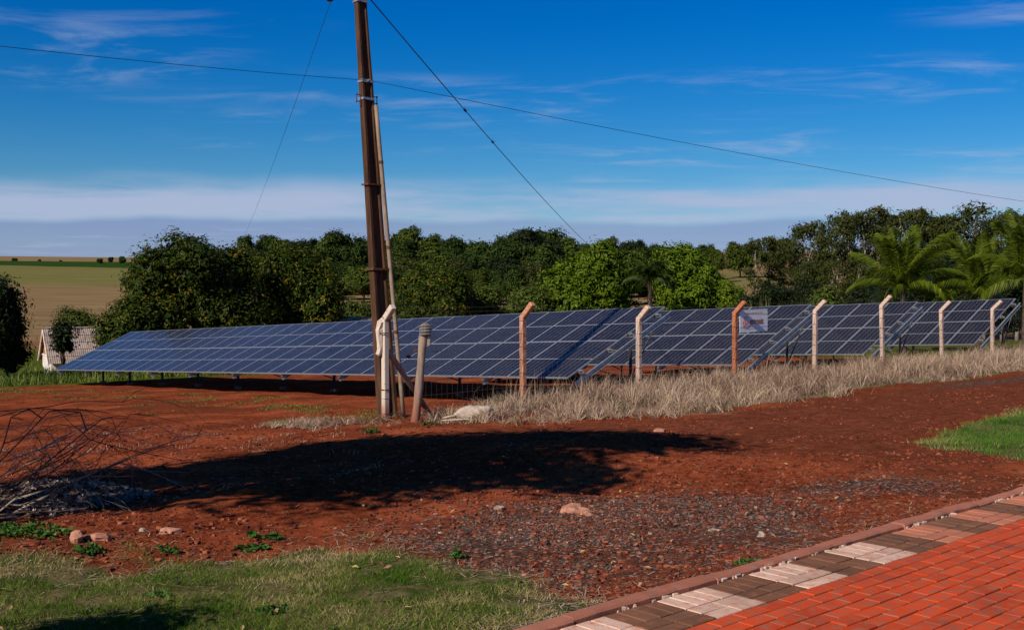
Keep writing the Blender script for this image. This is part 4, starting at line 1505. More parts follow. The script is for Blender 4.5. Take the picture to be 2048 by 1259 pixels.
orchard('dark_tree', -30, 546, 136, 58, M_deep, 'dark tree at the left edge in front of the house', 10, n=9, z0f=0.02, dens=1.3)
orchard('dark_tree', 12, 604, 84, 60, M_deep, 'low dark bush at left touching the house gable', 12, n=5, z0f=0.0, dens=1.3)
orchard('young_tree', 126, 636, 34, 64, M_deep, 'slim young tree standing in front of the house roof', 11, n=5, L=0.26, Wd=0.12, z0f=0.34, dens=0.9)
orchard('shrub_tree', 158, 618, 76, 92, M_lime, 'light green bush behind the house roof', 13, n=6, z0f=0.0)
orchard('shrub_tree', 712, 600, 84, 88, M_lime, 'low green hedge bush seen just left of the pole', 14, n=6, z0f=0.0, dens=1.1)
orchard('shrub_tree', 785, 590, 70, 92, M_lime, 'low green bush hidden partly behind the pole', 15, n=5, z0f=0.0)
orchard('dark_tree', 1538, 572, 128, 80, M_deep, 'wide dark bush behind the sign and second panel row', 16, n=8, z0f=0.0, dens=1.2)
orchard('dark_tree', 1618, 556, 110, 84, M_deep, 'dark bush under the eucalyptus grove', 17, n=7, z0f=0.0, dens=1.2)
orchard('shrub_tree', 1658, 566, 62, 72, M_lime, 'small yellow green tree left of the first coconut palm', 18, n=5, z0f=0.1, dens=0.8)
orchard('dark_tree', 1890, 508, 150, 88, M_deep, 'dark broad tree with rusty blossom between the two palms', 19, n=9, z0f=0.03, dens=1.1, young=0.4)
orchard('dark_tree', 2010, 500, 130, 92, M_deep, 'dark tree behind the palms at the right edge', 20, n=8, z0f=0.03, dens=1.1)
orchard('dark_tree', 1758, 566, 140, 86, M_deep, 'dark bush behind the first coconut palm', 21, n=8, z0f=0.0, dens=1.1)

ORD = ['first', 'second', 'third', 'fourth', 'fifth', 'sixth', 'seventh', 'eighth', 'ninth', 'tenth', 'eleventh', 'twelfth', 'thirteenth', 'fourteenth', 'fifteenth', 'sixteenth',
       'seventeenth', 'eighteenth', 'nineteenth', 'twentieth', 'twenty-first', 'twenty-second', 'twenty-third', 'twenty-fourth', 'twenty-fifth', 'twenty-sixth']


# ---- forest on the rise: eight crowns shared by many trees
def forest():
    kinds = []
    for k in range(8):
        h = [13, 15, 12, 14, 11, 16, 13, 12][k]; r = [5.2, 4.2, 5.8, 4.6, 5.0, 3.6, 5.5, 4.4][k]
        mat = [M_forest, M_forest2, M_forest, M_deep, M_forest2, M_forest, M_forest, M_lime][k] if k != 7 else M_euca
        lobes = lobes_round(r, h * (0.70 if k in (1, 5, 3) else 0.82), h * (0.27 if k in (1, 5, 3) else 0.14), 14, 300 + k, lob=0.58)
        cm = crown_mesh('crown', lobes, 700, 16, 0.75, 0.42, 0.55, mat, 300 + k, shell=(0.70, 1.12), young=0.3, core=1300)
        tm = trunk_mesh(h, 0.26, lobes, 300 + k, M_bark, 0.4)
        kinds.append((h, r, [('trunk', tm), ('crown', cm)]))
    sky_line = [(495, 474), (530, 472), (568, 478), (605, 480), (650, 476), (688, 468), (725, 480), (765, 478), (812, 456), (848, 474), (888, 482),
                (918, 474), (958, 480), (1000, 484), (1030, 466), (1058, 462), (1086, 458), (1120, 482), (1165, 486), (1216, 476), (1262, 482), (1296, 492),
                (1330, 494), (1405, 488), (1432, 498)]
    xs = np.array([s[0] for s in sky_line]); ysk = np.array([s[1] for s in sky_line])
    rg = random.Random(5)
    lab = 'tree crown in the dark forest mass on the rise behind'
    G = 'trees of the forest behind the solar field'
    n = 0
    for i_, (px, top) in enumerate(sky_line):
        Y = rg.uniform(262, 290); k = rg.randrange(7)
        x, y, hh = tree_from_photo(px, top, Y)
        h, r, ms = kinds[k]
        s = hh / h
        place_tree('forest_tree', ms, x, y, s * rg.uniform(0.80, 1.0), ORD[i_] + ' treetop along the dark forest skyline, counted from the large mango', 'tree', G, rg.uniform(0, 6.28), 0, s); n += 1
    for row, (Y0, Y1, drop, step) in enumerate(((236, 254, 22, 34), (212, 230, 48, 37), (188, 206, 74, 42))):
        px = 470 + row * 11
        while px < 1428:
            top = np.interp(px, xs, ysk) + drop + rg.uniform(-9, 12)
            Y = rg.uniform(Y0, Y1); k = rg.randrange(8)
            gap = row == 2 and 660 < px < 770
            if row == 2 and px < 700: gap = True
            if not gap:
                x, y, hh = tree_from_photo(px, top, Y)
                h, r, ms = kinds[k]
                s = max(0.45, hh / h)
                place_tree('forest_tree', ms, x, y, s * rg.uniform(0.95, 1.2), lab, 'tree', G, rg.uniform(0, 6.28), 0, s); n += 1
            px += step * rg.uniform(0.85, 1.15)
    return kinds


KINDS = forest()
# trees along the far skyline of the fields
rk = random.Random(9)
for i, (px, top, Y, k, lab) in enumerate([
        (30, 516, 690, 2, 'tiny dark tree clump on the field skyline at far left'),
        (80, 518, 690, 0, 'small round dark tree on the field skyline'),
        (122, 520, 690, 6, 'second small round tree on the field skyline'),
        (66, 531, 520, 4, 'tiny bush in the far green crop strip'),
        (200, 517, 560, 2, 'left end of the dark tree clump beside the large mango, far field'),
        (222, 514, 560, 3, 'middle of the dark tree clump on the far field edge'),
        (245, 512, 560, 0, 'right end of the dark tree clump on the far field edge'),
        (1480, 488, 300, 4, 'small reddish round tree on the brown hillside skyline'),
        (1556, 480, 330, 1, 'tree on the hillside behind the sparse eucalyptus')]):
    x, y, hh = tree_from_photo(px, top, Y)
    h, r, ms = KINDS[k]
    s = hh / h
    place_tree('skyline_tree', ms, x, y, s, lab, 'tree', None, rk.uniform(0, 6), 0, s)

# ---- eucalyptus grove
def eucalyptus():
    kinds = []
    for k in range(6):
        rg = np.random.default_rng(500 + k); rr = random.Random(500 + k)
        h = 12.0
        lob = []
        nl = [9, 11, 8, 12, 7, 10][k]
        start = [0.42, 0.30, 0.5, 0.25, 0.58, 0.35][k]
        m = MB()
        spine = [Vector((rr.gauss(0, 0.05) * i * 0.5, rr.gauss(0, 0.05) * i * 0.5, -0.3 + (h * 0.95 + 0.3) * i / 8)) for i in range(9)]
        m.tube(spine, [0.17 * (1 - 0.85 * i / 8) + 0.012 for i in range(9)], 7)
        for i in range(nl):
            f = start + (1 - start) * (i + 0.5) / nl
            a = rr.uniform(0, 6.28); reach = rr.uniform(0.5, 1.9) * (1.25 - 0.75 * (f - start) / (1 - start))
            s0 = spine[min(8, int(f * 8 * 0.88))]
            c = Vector((s0.x + math.cos(a) * reach, s0.y + math.sin(a) * reach, h * f + rr.uniform(-0.2, 0.4)))
            s = rr.uniform(0.62, 1.15)
            lob.append((c.x, c.y, c.z, s, s, s * 0.72))
            m.tube([s0, s0.lerp(c, 0.5) + Vector((0, 0, 0.15)), c], [0.035, 0.024, 0.010], 5)
        lob.append((spine[8].x, spine[8].y, h * 0.95, 0.7, 0.7, 0.6))
        tm = m.mesh('trunk', M_barkpale, True)
        cm = crown_mesh('crown', lob, 250 if k != 4 else 170, 13, 0.42, 0.13, 0.26, M_euca, 500 + k, droop=1.2, shell=(0.3, 1.12), up=0.2, lowcut=-1)
        kinds.append((h, [('trunk', tm), ('crown', cm)]))
    spots = [(1512, 484, 4, 118), (1536, 478, 2, 122), (1566, 482, 4, 126), (1604, 462, 1, 118), (1622, 446, 3, 114), (1650, 446, 5, 120), (1676, 440, 1, 112), (1702, 438, 3, 118),
             (1728, 430, 0, 110), (1752, 420, 2, 116), (1776, 432, 5, 120), (1800, 426, 0, 112), (1838, 424, 2, 116), (1862, 452, 1, 124), (1892, 434, 4, 116),
             (1918, 446, 3, 122), (1950, 424, 1, 112), (1968, 440, 5, 118), (2004, 432, 3, 114), (2034, 428, 0, 110), (2060, 430, 3, 116),
             (1612, 500, 3, 130), (1640, 490, 5, 132), (1690, 478, 3, 130), (1740, 470, 1, 128), (1790, 472, 3, 130), (1850, 480, 5, 130), (1900, 474, 1, 128), (1945, 468, 3, 132), (1990, 466, 5, 130), (2030, 468, 1, 128),
             (1615, 516, 1, 108), (1665, 510, 3, 106), (1715, 505, 1, 108)]
    dist = {0: 'sparse leaning eucalyptus with bare pale trunk at the left end of the grove',
            2: 'small umbrella-topped eucalyptus left of the grove',
            9: 'tallest eucalyptus standing above the first coconut palm',
            12: 'pointed eucalyptus between the palm crowns against the sky',
            16: 'dense round-topped eucalyptus towards the right edge'}
    rr = random.Random(6)
    for i, (px, top, k, Y) in enumerate(spots):
        x, y, hh = tree_from_photo(px, top, Y)
        h, ms = kinds[k]
        s = hh / h * (1.01 if i < 21 else 0.93)
        place_tree('eucalyptus_tree', ms, x, y, s * (1.35 if i in (16,) else 1.12), dist.get(i, (ORD[i] + ' eucalyptus crown along the grove skyline, counted from its left end') if i < 21 else 'eucalyptus inside the grove behind its skyline row'), 'tree',
                   'eucalyptus grove at the right', rr.uniform(0, 6.28), 0, s)


eucalyptus()

# bare grey tree in the forest, rusty small trees on the slope
def bare_tree(px, top, Y, wpx, label, mat, seed, name='bare_tree', r0=0.16):
    x, y, h = tree_from_photo(px, top, Y)
    rr = random.Random(seed); m = MB()

    def br(p, d, L, r, dep):
        q = p + d * L
        mid = p.lerp(q, 0.5) + Vector((rr.gauss(0, L * 0.05), rr.gauss(0, L * 0.05), 0))
        m.tube([p, mid, q], [r, r * 0.8, r * 0.6], 5 if dep > 1 else 4, cap=False)
        if dep == 0: return
        for _ in range(3 if dep > 1 else 4):
            nd = (d + Vector((rr.gauss(0, 0.5), rr.gauss(0, 0.5), rr.gauss(0.1, 0.3)))).normalized()
            br(q if rr.random() < 0.7 else mid, nd, L * rr.uniform(0.5, 0.75), r * 0.55, dep - 1)
    br(Vector((0, 0, -0.3)), Vector((0, 0, 1)), h * 0.42, r0, 4)
    root = empty(name, (x, y, tz(x, y)), label, 'tree')
    m.build('branches', mat, root)


bare_tree(648, 464, 276, 60, 'leafless grey tree sticking out of the forest left of pole', M_twigpale, 31, r0=0.3)

# ------------------------------------------------------------------ palms
def frond_mesh(L, droop, seed, wleaf=0.78, mat=None):
    rg = np.random.default_rng(seed)
    n = 46
    ts = np.linspace(0, 1, n)
    # rachis curve in the x-z plane
    ang0 = 0.0
    ang = ang0 - droop * ts ** 1.6
    dx = np.cos(ang) * L / n; dz = np.sin(ang) * L / n
    X = np.cumsum(dx); Z = np.cumsum(dz)
    V = []; Fq = []; T = []
    for i in range(n):
        r = 0.030 * (1 - 0.8 * ts[i])
        V += [(X[i], -r, Z[i]), (X[i], r, Z[i]), (X[i], 0, Z[i] + r * 1.2)]
        T += [0.95] * 3
    F3 = []
    for i in range(n - 1):
        a, b = i * 3, i * 3 + 3
        for k in range(3):
            F3 += [(a + k, a + (k + 1) % 3, b + (k + 1) % 3), (a + k, b + (k + 1) % 3, b + k)]
    for i in range(4, n):
        f = ts[i]
        ll = wleaf * (0.45 + 0.9 * math.sin(math.pi * min(1, 0.12 + f * 0.86)) ** 0.7) * (0.75 if f > 0.9 else 1)
        for sgn in (-1, 1):
            for _ in range(2):
                c = np.array([X[i] + rg.uniform(-0.03, 0.03), 0, Z[i] + 0.02])
                fw = np.array([math.cos(ang[i]), 0, math.sin(ang[i])])
                sd = np.array([0, sgn, 0])
                d0 = fw * 0.55 + sd * 0.80 + np.array([0, 0, 0.22 + rg.normal(0, .10)])
                d0 /= np.linalg.norm(d0)
                mid = c + d0 * ll * 0.5
                tip = mid + (d0 * 0.7 + np.array([0, 0, -1.05 - rg.uniform(0, .4)])) * ll * 0.5
                w = np.cross(d0, [0, 0, 1]); w = w / (np.linalg.norm(w) + 1e-6) * 0.026
                b = len(V)
                V += [tuple(c - w * 0.5), tuple(c + w * 0.5), tuple(mid - w), tuple(mid + w), tuple(tip)]
                t_ = float(np.clip(rg.normal(0.45, 0.22), 0, 1)); T += [t_] * 5
                F3 += [(b, b + 1, b + 3), (b, b + 3, b + 2), (b + 2, b + 3, b + 4)]
    return np_mesh('frond', np.array(V), np.array(F3), [mat or M_palm], {'tint': np.array(T)})


FRONDS = [frond_mesh(4.4, 0.75, 61), frond_mesh(4.0, 1.25, 62), frond_mesh(3.8, 1.75, 63), frond_mesh(4.2, 0.45, 64)]


FROND_DARK = frond_mesh(3.6, 1.9, 65, 0.7, M_forest)


def palm(px, py_crown, Y, s, label, seed, n=17, trunk_r=0.16, lean=0.0, dark=False):
    c = at(px, py_crown, Y)
    gz = tz(c.x, c.y)
    root = empty('palm_tree', (c.x, c.y, gz), label, 'palm', 'palms at the edge of the solar field')
    rr = random.Random(seed)
    h = max(0.6, c.z - gz)
    m = MB()
    k = 9
    m.tube([Vector((lean * (i / k), 0, -0.3 + (h + 0.3) * i / k)) for i in range(k + 1)], [trunk_r * (1.35 - 0.5 * i / k) + 0.012 * (i % 2) for i in range(k + 1)], 9)
    m.build('trunk', M_bark, root)
    for i in range(n):
        f = i / n
        az = i * 2.399 + rr.uniform(-0.2, 0.2)
        el = math.radians(85 - 80 * f ** 1.15 + rr.uniform(-6, 6))
        kind = 3 if f < 0.22 else (0 if f < 0.5 else (1 if f < 0.78 else 2))
        o = link('frond', FROND_DARK if dark else FRONDS[kind], root)
        sc_ = s * rr.uniform(0.88, 1.1)
        o.matrix_local = Matrix.Translation((lean, 0, h)) @ Matrix.Rotation(az, 4, 'Z') @ Matrix.Rotation(-el, 4, 'Y') @ Matrix.Rotation(rr.uniform(-0.5, 0.5), 4, 'X') @ Matrix.Scale(sc_, 4)


palm(1806, 580, 60, 0.86, 'tall coconut palm with arching fronds above the third panel row', 71, 22)
palm(1956, 588, 60, 0.80, 'second coconut palm behind the farthest panel row', 73, 18)
palm(2052, 560, 57, 0.84, 'coconut palm cut by the right edge of the picture', 74, 18)
palm(1300, 560, 80, 0.66, 'dark drooping palm between the two bright mango trees', 75, 22, dark=True)

# ------------------------------------------------------------------ blades: lawns, dry grass, weeds
def blades(X, Y, h, w, lean, rg, z=None, two=True, wind=(0, 0)):
    n = len(X)
    if z is None: z = terr(X, Y)
    a = rg.uniform(0, 2 * math.pi, n); b = rg.uniform(0, 2 * math.pi, n)
    s = np.stack([np.cos(a), np.sin(a), np.zeros(n)], 1) * (w / 2)[:, None]
    l = np.stack([np.cos(b), np.sin(b), np.zeros(n)], 1) * (lean * h)[:, None]
    l[:, 0] += wind[0] * h; l[:, 1] += wind[1] * h
    B = np.stack([X, Y, z - 0.005], 1)
    up = np.zeros((n, 3)); up[:, 2] = h
    if not two:
        V = np.stack([B - s, B + s, B + l + up], 1).reshape(-1, 3)
        return V, np.arange(3 * n).reshape(n, 3), 3
    Mx = B + l * 0.35 + up * 0.6
    V = np.stack([B - s, B + s, Mx - s * 0.75, Mx + s * 0.75, B + l + up * (1 - 0.25 * np.minimum(1, lean))[:, None]], 1).reshape(-1, 3)
    i = np.arange(n)[:, None] * 5
    Fa = np.stack([i + np.array([[0, 1, 3]]), i + np.array([[0, 3, 2]]), i + np.array([[2, 3, 4]])], 1).reshape(-1, 3)
    return V, Fa, 5


def grass_obj(name, V, Fa, tint, per, mat, label, cat):
    me = np_mesh(name, V, Fa, [mat], {'tint': np.repeat(tint, per)})
    o = link(name, me)
    return set_tags(o, label, cat, None, 'stuff')


def lawns():
    rg = np.random.default_rng(51)
    # near lawn
    n = 260000
    X = rg.uniform(-7.0, 1.9, n); Y = rg.uniform(3.6, 8.9, n)
    keep = (np.abs(X) < Y * 0.56 + 0.5) & (lawn1(X, Y) + rg.normal(0, 0.12, n) > 0.02) & (fbm(X * 3.2, Y * 3.2, 61) + rg.normal(0, 0.05, n) > 0.37)
    X, Y = X[keep], Y[keep]; n = len(X)
    t = np.clip(0.52 + (fbm(X * 1.5, Y * 1.5, 63) - 0.47) * 2.8 + rg.normal(0, 0.26, n) + 0.25 * smooth(0.7, 0.0, lawn1(X, Y)), 0, 1)
    h = rg.uniform(0.015, 0.048, n) * (1.25 - 0.5 * t); w = rg.uniform(0.003, 0.0065, n)
    V, Fa, k = blades(X, Y, h, w, rg.uniform(0.3, 1.5, n), rg, two=False)
    grass_obj('lawn_grass', V, Fa, t, k, M_lawn, 'short patchy green and straw lawn at the lower left', 'grass')
    # far lawn at the right
    n = 150000
    X = rg.uniform(4.0, 16, n); Y = rg.uniform(10.5, 26, n)
    keep = (X < Y * 0.56 + 0.6) & (lawn2(X, Y) + rg.normal(0, 0.10, n) > 0.0)
    X, Y = X[keep], Y[keep]; n = len(X)
    t = np.clip(0.30 + (fbm(X, Y, 65) - 0.47) * 0.9 + rg.normal(0, 0.17, n) + 0.5 * smooth(0.6, 0.0, lawn2(X, Y)), 0, 1)
    h = rg.uniform(0.03, 0.07, n); w = rg.uniform(0.006, 0.011, n)
    V, Fa, k = blades(X, Y, h, w, rg.uniform(0.3, 1.1, n), rg, two=False)
    grass_obj('lawn_grass', V, Fa, t, k, M_lawn_green, 'greener lawn patch at the right beyond the pavement', 'grass')
    # thin straw lying round the lawn's edge, by the kerb and over the bare plot
    n = 60000
    r_ = np.exp(rg.uniform(math.log(5), math.log(26), n)); a_ = rg.uniform(-0.5, 0.5, n)
    X, Y = r_ * np.sin(a_), r_ * np.cos(a_)
    p, q = pq(X, Y)
    lw = lawn1(X, Y)
    pr = 0.45 * np.exp(-(lw / 0.45) ** 2) + 0.35 * np.exp(-((q - 14.6) / 0.3) ** 2) + 0.02 + 0.22 * smooth(0.54, 0.68, fbm(X * 1.6, Y * 1.6, 67)) * (X < 0.5)
    keep = (rg.random(n) < pr) & (q < 14.84)
    X, Y = X[keep], Y[keep]; n = len(X)
    h = rg.uniform(0.004, 0.02, n)
    z = terr(X, Y) + 0.006
    a = rg.uniform(0, 6.28, n); L = rg.uniform(0.03, 0.13, n) / 2; w = (0.0016 + 0.00022 * Y)[:, None]
    d = np.stack([np.cos(a) * L, np.sin(a) * L, rg.normal(0, 0.004, n)], 1); s = np.stack([-np.sin(a), np.cos(a), np.zeros(n)], 1) * w
    B = np.stack([X, Y, z], 1)
    V = np.stack([B - d - s, B + d - s * 0.6, B + d + s * 0.6, B - d + s], 1).reshape(-1, 3)
    me = np_mesh('loose_straw', V, np.arange(4 * n).reshape(n, 4), [M_straw], {'tint': np.repeat(rg.uniform(0.05, 0.8, n), 4)})
    set_tags(link('loose_straw', me), 'loose dry straw scattered over soil, lawn edge and kerb side', 'straw', None, 'stuff')


lawns()


def dry_strip():
    rg = np.random.default_rng(53)
    n = 250000
    p = -6.6 + 55 * rg.random(n) ** 1.25; q = rg.uniform(-2.0, 6.2, n)
    X, Y = xy(p, q)
    d = dry(X, Y)
    tuft = fbm(X * 1.5, Y * 1.5, 71)
    keep = (d + rg.normal(0, 0.15, n) > 0.0) & (tuft + rg.normal(0, 0.05, n) > 0.43 + 0.04 * smooth(0, -4, p)) & (X < Y * 0.52 + 1)
    X, Y, d, tuft, p, q = X[keep], Y[keep], d[keep], tuft[keep], p[keep], q[keep]; n = len(X)
    low = smooth(0.5, -4.0, p)
    hh = (0.24 + 0.34 * smooth(0.4, 0.68, tuft)) * (0.42 + 0.58 * smooth(0.0, 1.1, d)) * (1 - 0.50 * low)
    hh = hh * (1 + 0.22 * smooth(7, 10, p) * smooth(16, 11, p)) * 1.02
    h = hh * rg.uniform(0.45, 1.15, n)
    w = rg.uniform(0.004, 0.010, n) * (1 + 0.02 * Y)
    t = np.clip(rg.normal(0.38, 0.26, n) + (tuft - 0.5) * 0.8 + (fbm(X * 0.5, Y * 0.5, 73) - 0.47) * 1.1, 0, 1)
    # gather most blades into tufts that splay outwards
    lean = np.abs(rg.normal(0.65, 0.55, n))
    cell = 0.34
    ci, cj = np.floor(X / cell), np.floor(Y / cell)
    hx = vnoise(ci * 7.31, cj * 3.17, 5); hy = vnoise(ci * 5.13 + 9, cj * 8.77, 6); hk = vnoise(ci * 3.7, cj * 4.9, 7)
    cx0, cy0 = (ci + 0.2 + 0.6 * hx) * cell, (cj + 0.2 + 0.6 * hy) * cell
    pull = np.where(rg.random(n) < 0.78, 0.72, 0.0)
    ox, oy = X - cx0, Y - cy0
    X = X - ox * pull; Y = Y - oy * pull
    h = h * (0.55 + 0.9 * hk); t = np.clip(t + (hk - 0.5) * 0.5, 0, 1)
    V, Fa, k = blades(X, Y, h, w, lean * 0.8, rg, wind=(0.10, 0.03))
    V = V.reshape(n, 5, 3)
    sp = (pull > 0) * 2.2
    V[:, 4, 0] += ox * sp; V[:, 4, 1] += oy * sp; V[:, 2:4, 0] += (ox * sp * 0.4)[:, None]; V[:, 2:4, 1] += (oy * sp * 0.4)[:, None]
    V = V.reshape(-1, 3)
    grass_obj('dry_grass', V, Fa, t, k, M_straw, 'band of tall dry straw coloured grass along the fence', 'grass')
    # seed stalks
    n = 2600
    p = rg.uniform(-2.0, 40, n); q = rg.uniform(-0.8, 3.6, n); X, Y = xy(p, q)
    keep = (dry(X, Y) > 0.35) & (X < Y * 0.52 + 1); X, Y = X[keep], Y[keep]; n = len(X)
    V, Fa, k = blades(X, Y, rg.uniform(0.45, 0.85, n), np.full(n, 0.007), np.abs(rg.normal(0.18, 0.14, n)), rg, wind=(0.08, 0))
    grass_obj('seed_stalks', V, Fa, rg.uniform(0.2, 0.9, n), k, M_straw, 'thin taller seed stalks sticking out of the dry grass', 'grass')
    # green low tufts at its road edge and among it
    n = 26000
    p = rg.uniform(-6.5, 40, n); q = rg.uniform(-0.5, 6.0, n); X, Y = xy(p, q)
    d = dry(X, Y)
    sel = (np.exp(-((d - 0.02) / 0.20) ** 2) * (fbm(X * 0.9, Y * 0.9, 77) > 0.46) + (fbm(X * 1.7, Y * 1.7, 79) > 0.66) * (d > 0)) > rg.random(n)
    keep = sel & (X < Y * 0.52 + 1); X, Y = X[keep], Y[keep]; n = len(X)
    V, Fa, k = blades(X, Y, rg.uniform(0.05, 0.17, n), rg.uniform(0.008, 0.018, n), np.abs(rg.normal(0.5, 0.4, n)), rg)
    grass_obj('green_tufts', V, Fa, np.clip(rg.normal(0.45, 0.25, n), 0, 1), k, M_greengrass, 'low green tufts along the road edge of the dry grass', 'grass')
    # rank growth round the house and beyond the left end of the panels
    n = 60000
    X = rg.uniform(-46, 0, n); Y = rg.uniform(46, 82, n)
    p, q = pq(X, Y)
    keep = (q < -36.5 + rg.normal(0, 0.5, n)) & (q > -75) & (X > -0.54 * Y - 3) & (fbm(X * 0.35, Y * 0.35, 81) > 0.33)
    X, Y = X[keep], Y[keep]; n = len(X)
    V, Fa, k = blades(X, Y, rg.uniform(0.15, 0.75, n) * (0.6 + 0.8 * fbm(X * .3, Y * .3, 83)), rg.uniform(0.03, 0.07, n), np.abs(rg.normal(0.5, 0.4, n)), rg)
    grass_obj('rank_grass', V, Fa, np.clip(rg.normal(0.42, 0.25, n), 0, 1), k, M_greengrass, 'tall green grass round the house at far left', 'grass')
    # thin weeds on the bare plot, before the long row of panels
    n = 40000
    p = rg.uniform(-4.5, 1.6, n); q = rg.uniform(-36, -1, n); X, Y = xy(p, q)
    g = fbm(X * 0.9, Y * 0.9, 85)
    keep = (g + 0.12 * np.exp(-((p + 1.2) / 0.8) ** 2) + rg.normal(0, 0.03, n) > 0.66); X, Y = X[keep], Y[keep]; n = len(X)
    V, Fa, k = blades(X, Y, rg.uniform(0.02, 0.07, n), rg.uniform(0.015, 0.03, n), np.abs(rg.normal(0.6, 0.4, n)), rg)
    grass_obj('sparse_weeds', V, Fa, np.clip(rg.normal(0.55, 0.25, n), 0, 1), k, M_greengrass, 'sparse low weeds on bare red soil before the panels', 'weeds')


dry_strip()


def plot_tufts():
    # small dry and green tufts dotted over the bare plot and the spoil bank
    rg = np.random.default_rng(59)
    nt = 520
    p = rg.uniform(-22, -6.5, nt); q = rg.uniform(-6, 12.5, nt); X, Y = xy(p, q)
    k = (Y > 8.2) & (X > -Y * 0.5) & (X < -0.8) & (lawn1(X, Y) < -0.2) & (dry(X, Y) < 0.1) & (fbm(X * 0.6, Y * 0.6, 95) + 0.14 * np.exp(-((q - 8.0 + 0.1 * p) / 1.2) ** 2) > 0.50)
    X, Y = X[k], Y[k]; nt = len(X)
    per = 34
    r = rg.uniform(0.05, 0.22, nt)
    bx = np.repeat(X, per) + rg.normal(size=nt * per) * np.repeat(r, per); by = np.repeat(Y, per) + rg.normal(size=nt * per) * np.repeat(r, per) * 0.8
    n = nt * per
    V, Fa, kk = blades(bx, by, rg.uniform(0.015, 0.085, n) * np.repeat(rg.uniform(0.4, 1.3, nt), per), rg.uniform(0.004, 0.010, n), np.abs(rg.normal(0.9, 0.6, n)), rg)
    grass_obj('dry_tufts', V, Fa, np.clip(np.repeat(rg.uniform(0, 0.9, nt), per) + rg.normal(0, 0.15, n), 0, 1), kk, M_straw, 'small dry tufts dotted over the bare red plot at left', 'grass')


plot_tufts()


def weed_patch(px, py, rx, ry, n, leaf, h, label, seed, mat=M_weed, name='weed_plant', cat='weed'):
    g = on_ground(px, py)
    rg = np.random.default_rng(seed)
    r = np.sqrt(rg.random(n)); a = rg.uniform(0, 6.28, n)
    lx, ly = r * np.cos(a) * rx, r * np.sin(a) * ry
    Z = terr(g.x + lx, g.y + ly) - g.z
    hz = h * rg.uniform(0.15, 1.0, n) * (1.15 - r * 0.7)
    Pc = np.stack([lx, ly, Z + hz], 1)
    nn = rg.normal(size=(n, 3)) * 0.55; nn[:, 2] += 0.9; nn[:, 1] -= 0.2
    nn /= np.linalg.norm(nn, axis=1, keepdims=True)
    V, Fa = leaf_quads(Pc, nn, leaf, leaf * 0.62, rg, 0.2)
    root = empty(name, g, label, cat)
    me = np_mesh('leaves', V, Fa, [mat], {'tint': np.repeat(np.clip(rg.normal(0.5, 0.25, n), 0, 1), 4)})
    link('leaves', me, root)
    m = MB()
    for i in range(min(n, 26)):
        m.tube([(lx[i] * 0.5, ly[i] * 0.5, Z[i] - 0.01), (lx[i], ly[i], Z[i] + hz[i])], 0.0022, 4, cap=False)
    m.build('stems', mat, root)


weed_patch(48, 1072, 0.34, 0.16, 330, 0.045, 0.10, 'patch of broad leafy weeds at the lower left edge', 201)
weed_patch(175, 1106, 0.11, 0.08, 60, 0.05, 0.06, 'small leafy weed at the lawn edge below the flat stone', 202)
weed_patch(330, 1106, 0.10, 0.06, 40, 0.045, 0.05, 'small dark weed at the edge of bare soil', 203)
weed_patch(505, 1078, 0.05, 0.05, 22, 0.06, 0.06, 'bright little weed above the lawn', 204)
weed_patch(545, 1080, 0.09, 0.06, 46, 0.05, 0.05, 'bluish flat weed right of the bright little weed', 205)
weed_patch(500, 1104, 0.13, 0.08, 60, 0.055, 0.05, 'spreading grassy weed on the lawn border', 206)
weed_patch(915, 1120, 0.06, 0.05, 40, 0.04, 0.08, 'lone dark green weed where lawn meets gravel', 207)
weed_patch(312, 1196, 0.08, 0.06, 40, 0.045, 0.035, 'bright green rosette weed in the middle of the lawn', 208)
weed_patch(540, 1226, 0.10, 0.07, 50, 0.045, 0.04, 'green rosette weed in the lawn near the bottom', 209)
weed_patch(1003, 812, 0.22, 0.16, 150, 0.075, 0.24, 'small green bush in dry grass beside the sack', 210)
weed_patch(1238, 830, 0.20, 0.15, 140, 0.075, 0.32, 'green bush in dry grass at the top of the shadow', 211)
weed_patch(1500, 1128, 0.10, 0.06, 60, 0.03, 0.03, 'tiny green weeds along the kerb', 212)
weed_patch(862, 850, 0.20, 0.10, 60, 0.06, 0.08, 'green tuft at the foot of the wooden post', 213)
weed_patch(742, 866, 0.14, 0.10, 60, 0.06, 0.12, 'green tuft left of the wooden post foot', 214)

# cane clump on the far side of row two
def cane(px, py, Y, n, wid, label, seed):
    c = at(px, py, Y); gz = tz(c.x, c.y)
    rg = np.random.default_rng(seed)
    X = c.x + rg.uniform(-wid, wid, n); Yy = c.y + rg.uniform(-0.8, 0.8, n)
    V, Fa, k = blades(X - c.x, Yy - c.y, rg.uniform(0.65, 1.05, n) * (c.z - gz), np.full(n, 0.075), np.abs(rg.normal(0.25, 0.2, n)), rg, z=np.zeros(n))
    root = empty('cane_clump', (c.x, c.y, gz), label, 'plant')
    link('blades', np_mesh('blades', V, Fa, [M_cane], {'tint': np.repeat(rg.uniform(0, 1, n), k)}), root)


cane(1566, 588, 62, 260, 1.9, 'clump of pale cane leaves above the second panel row', 221)

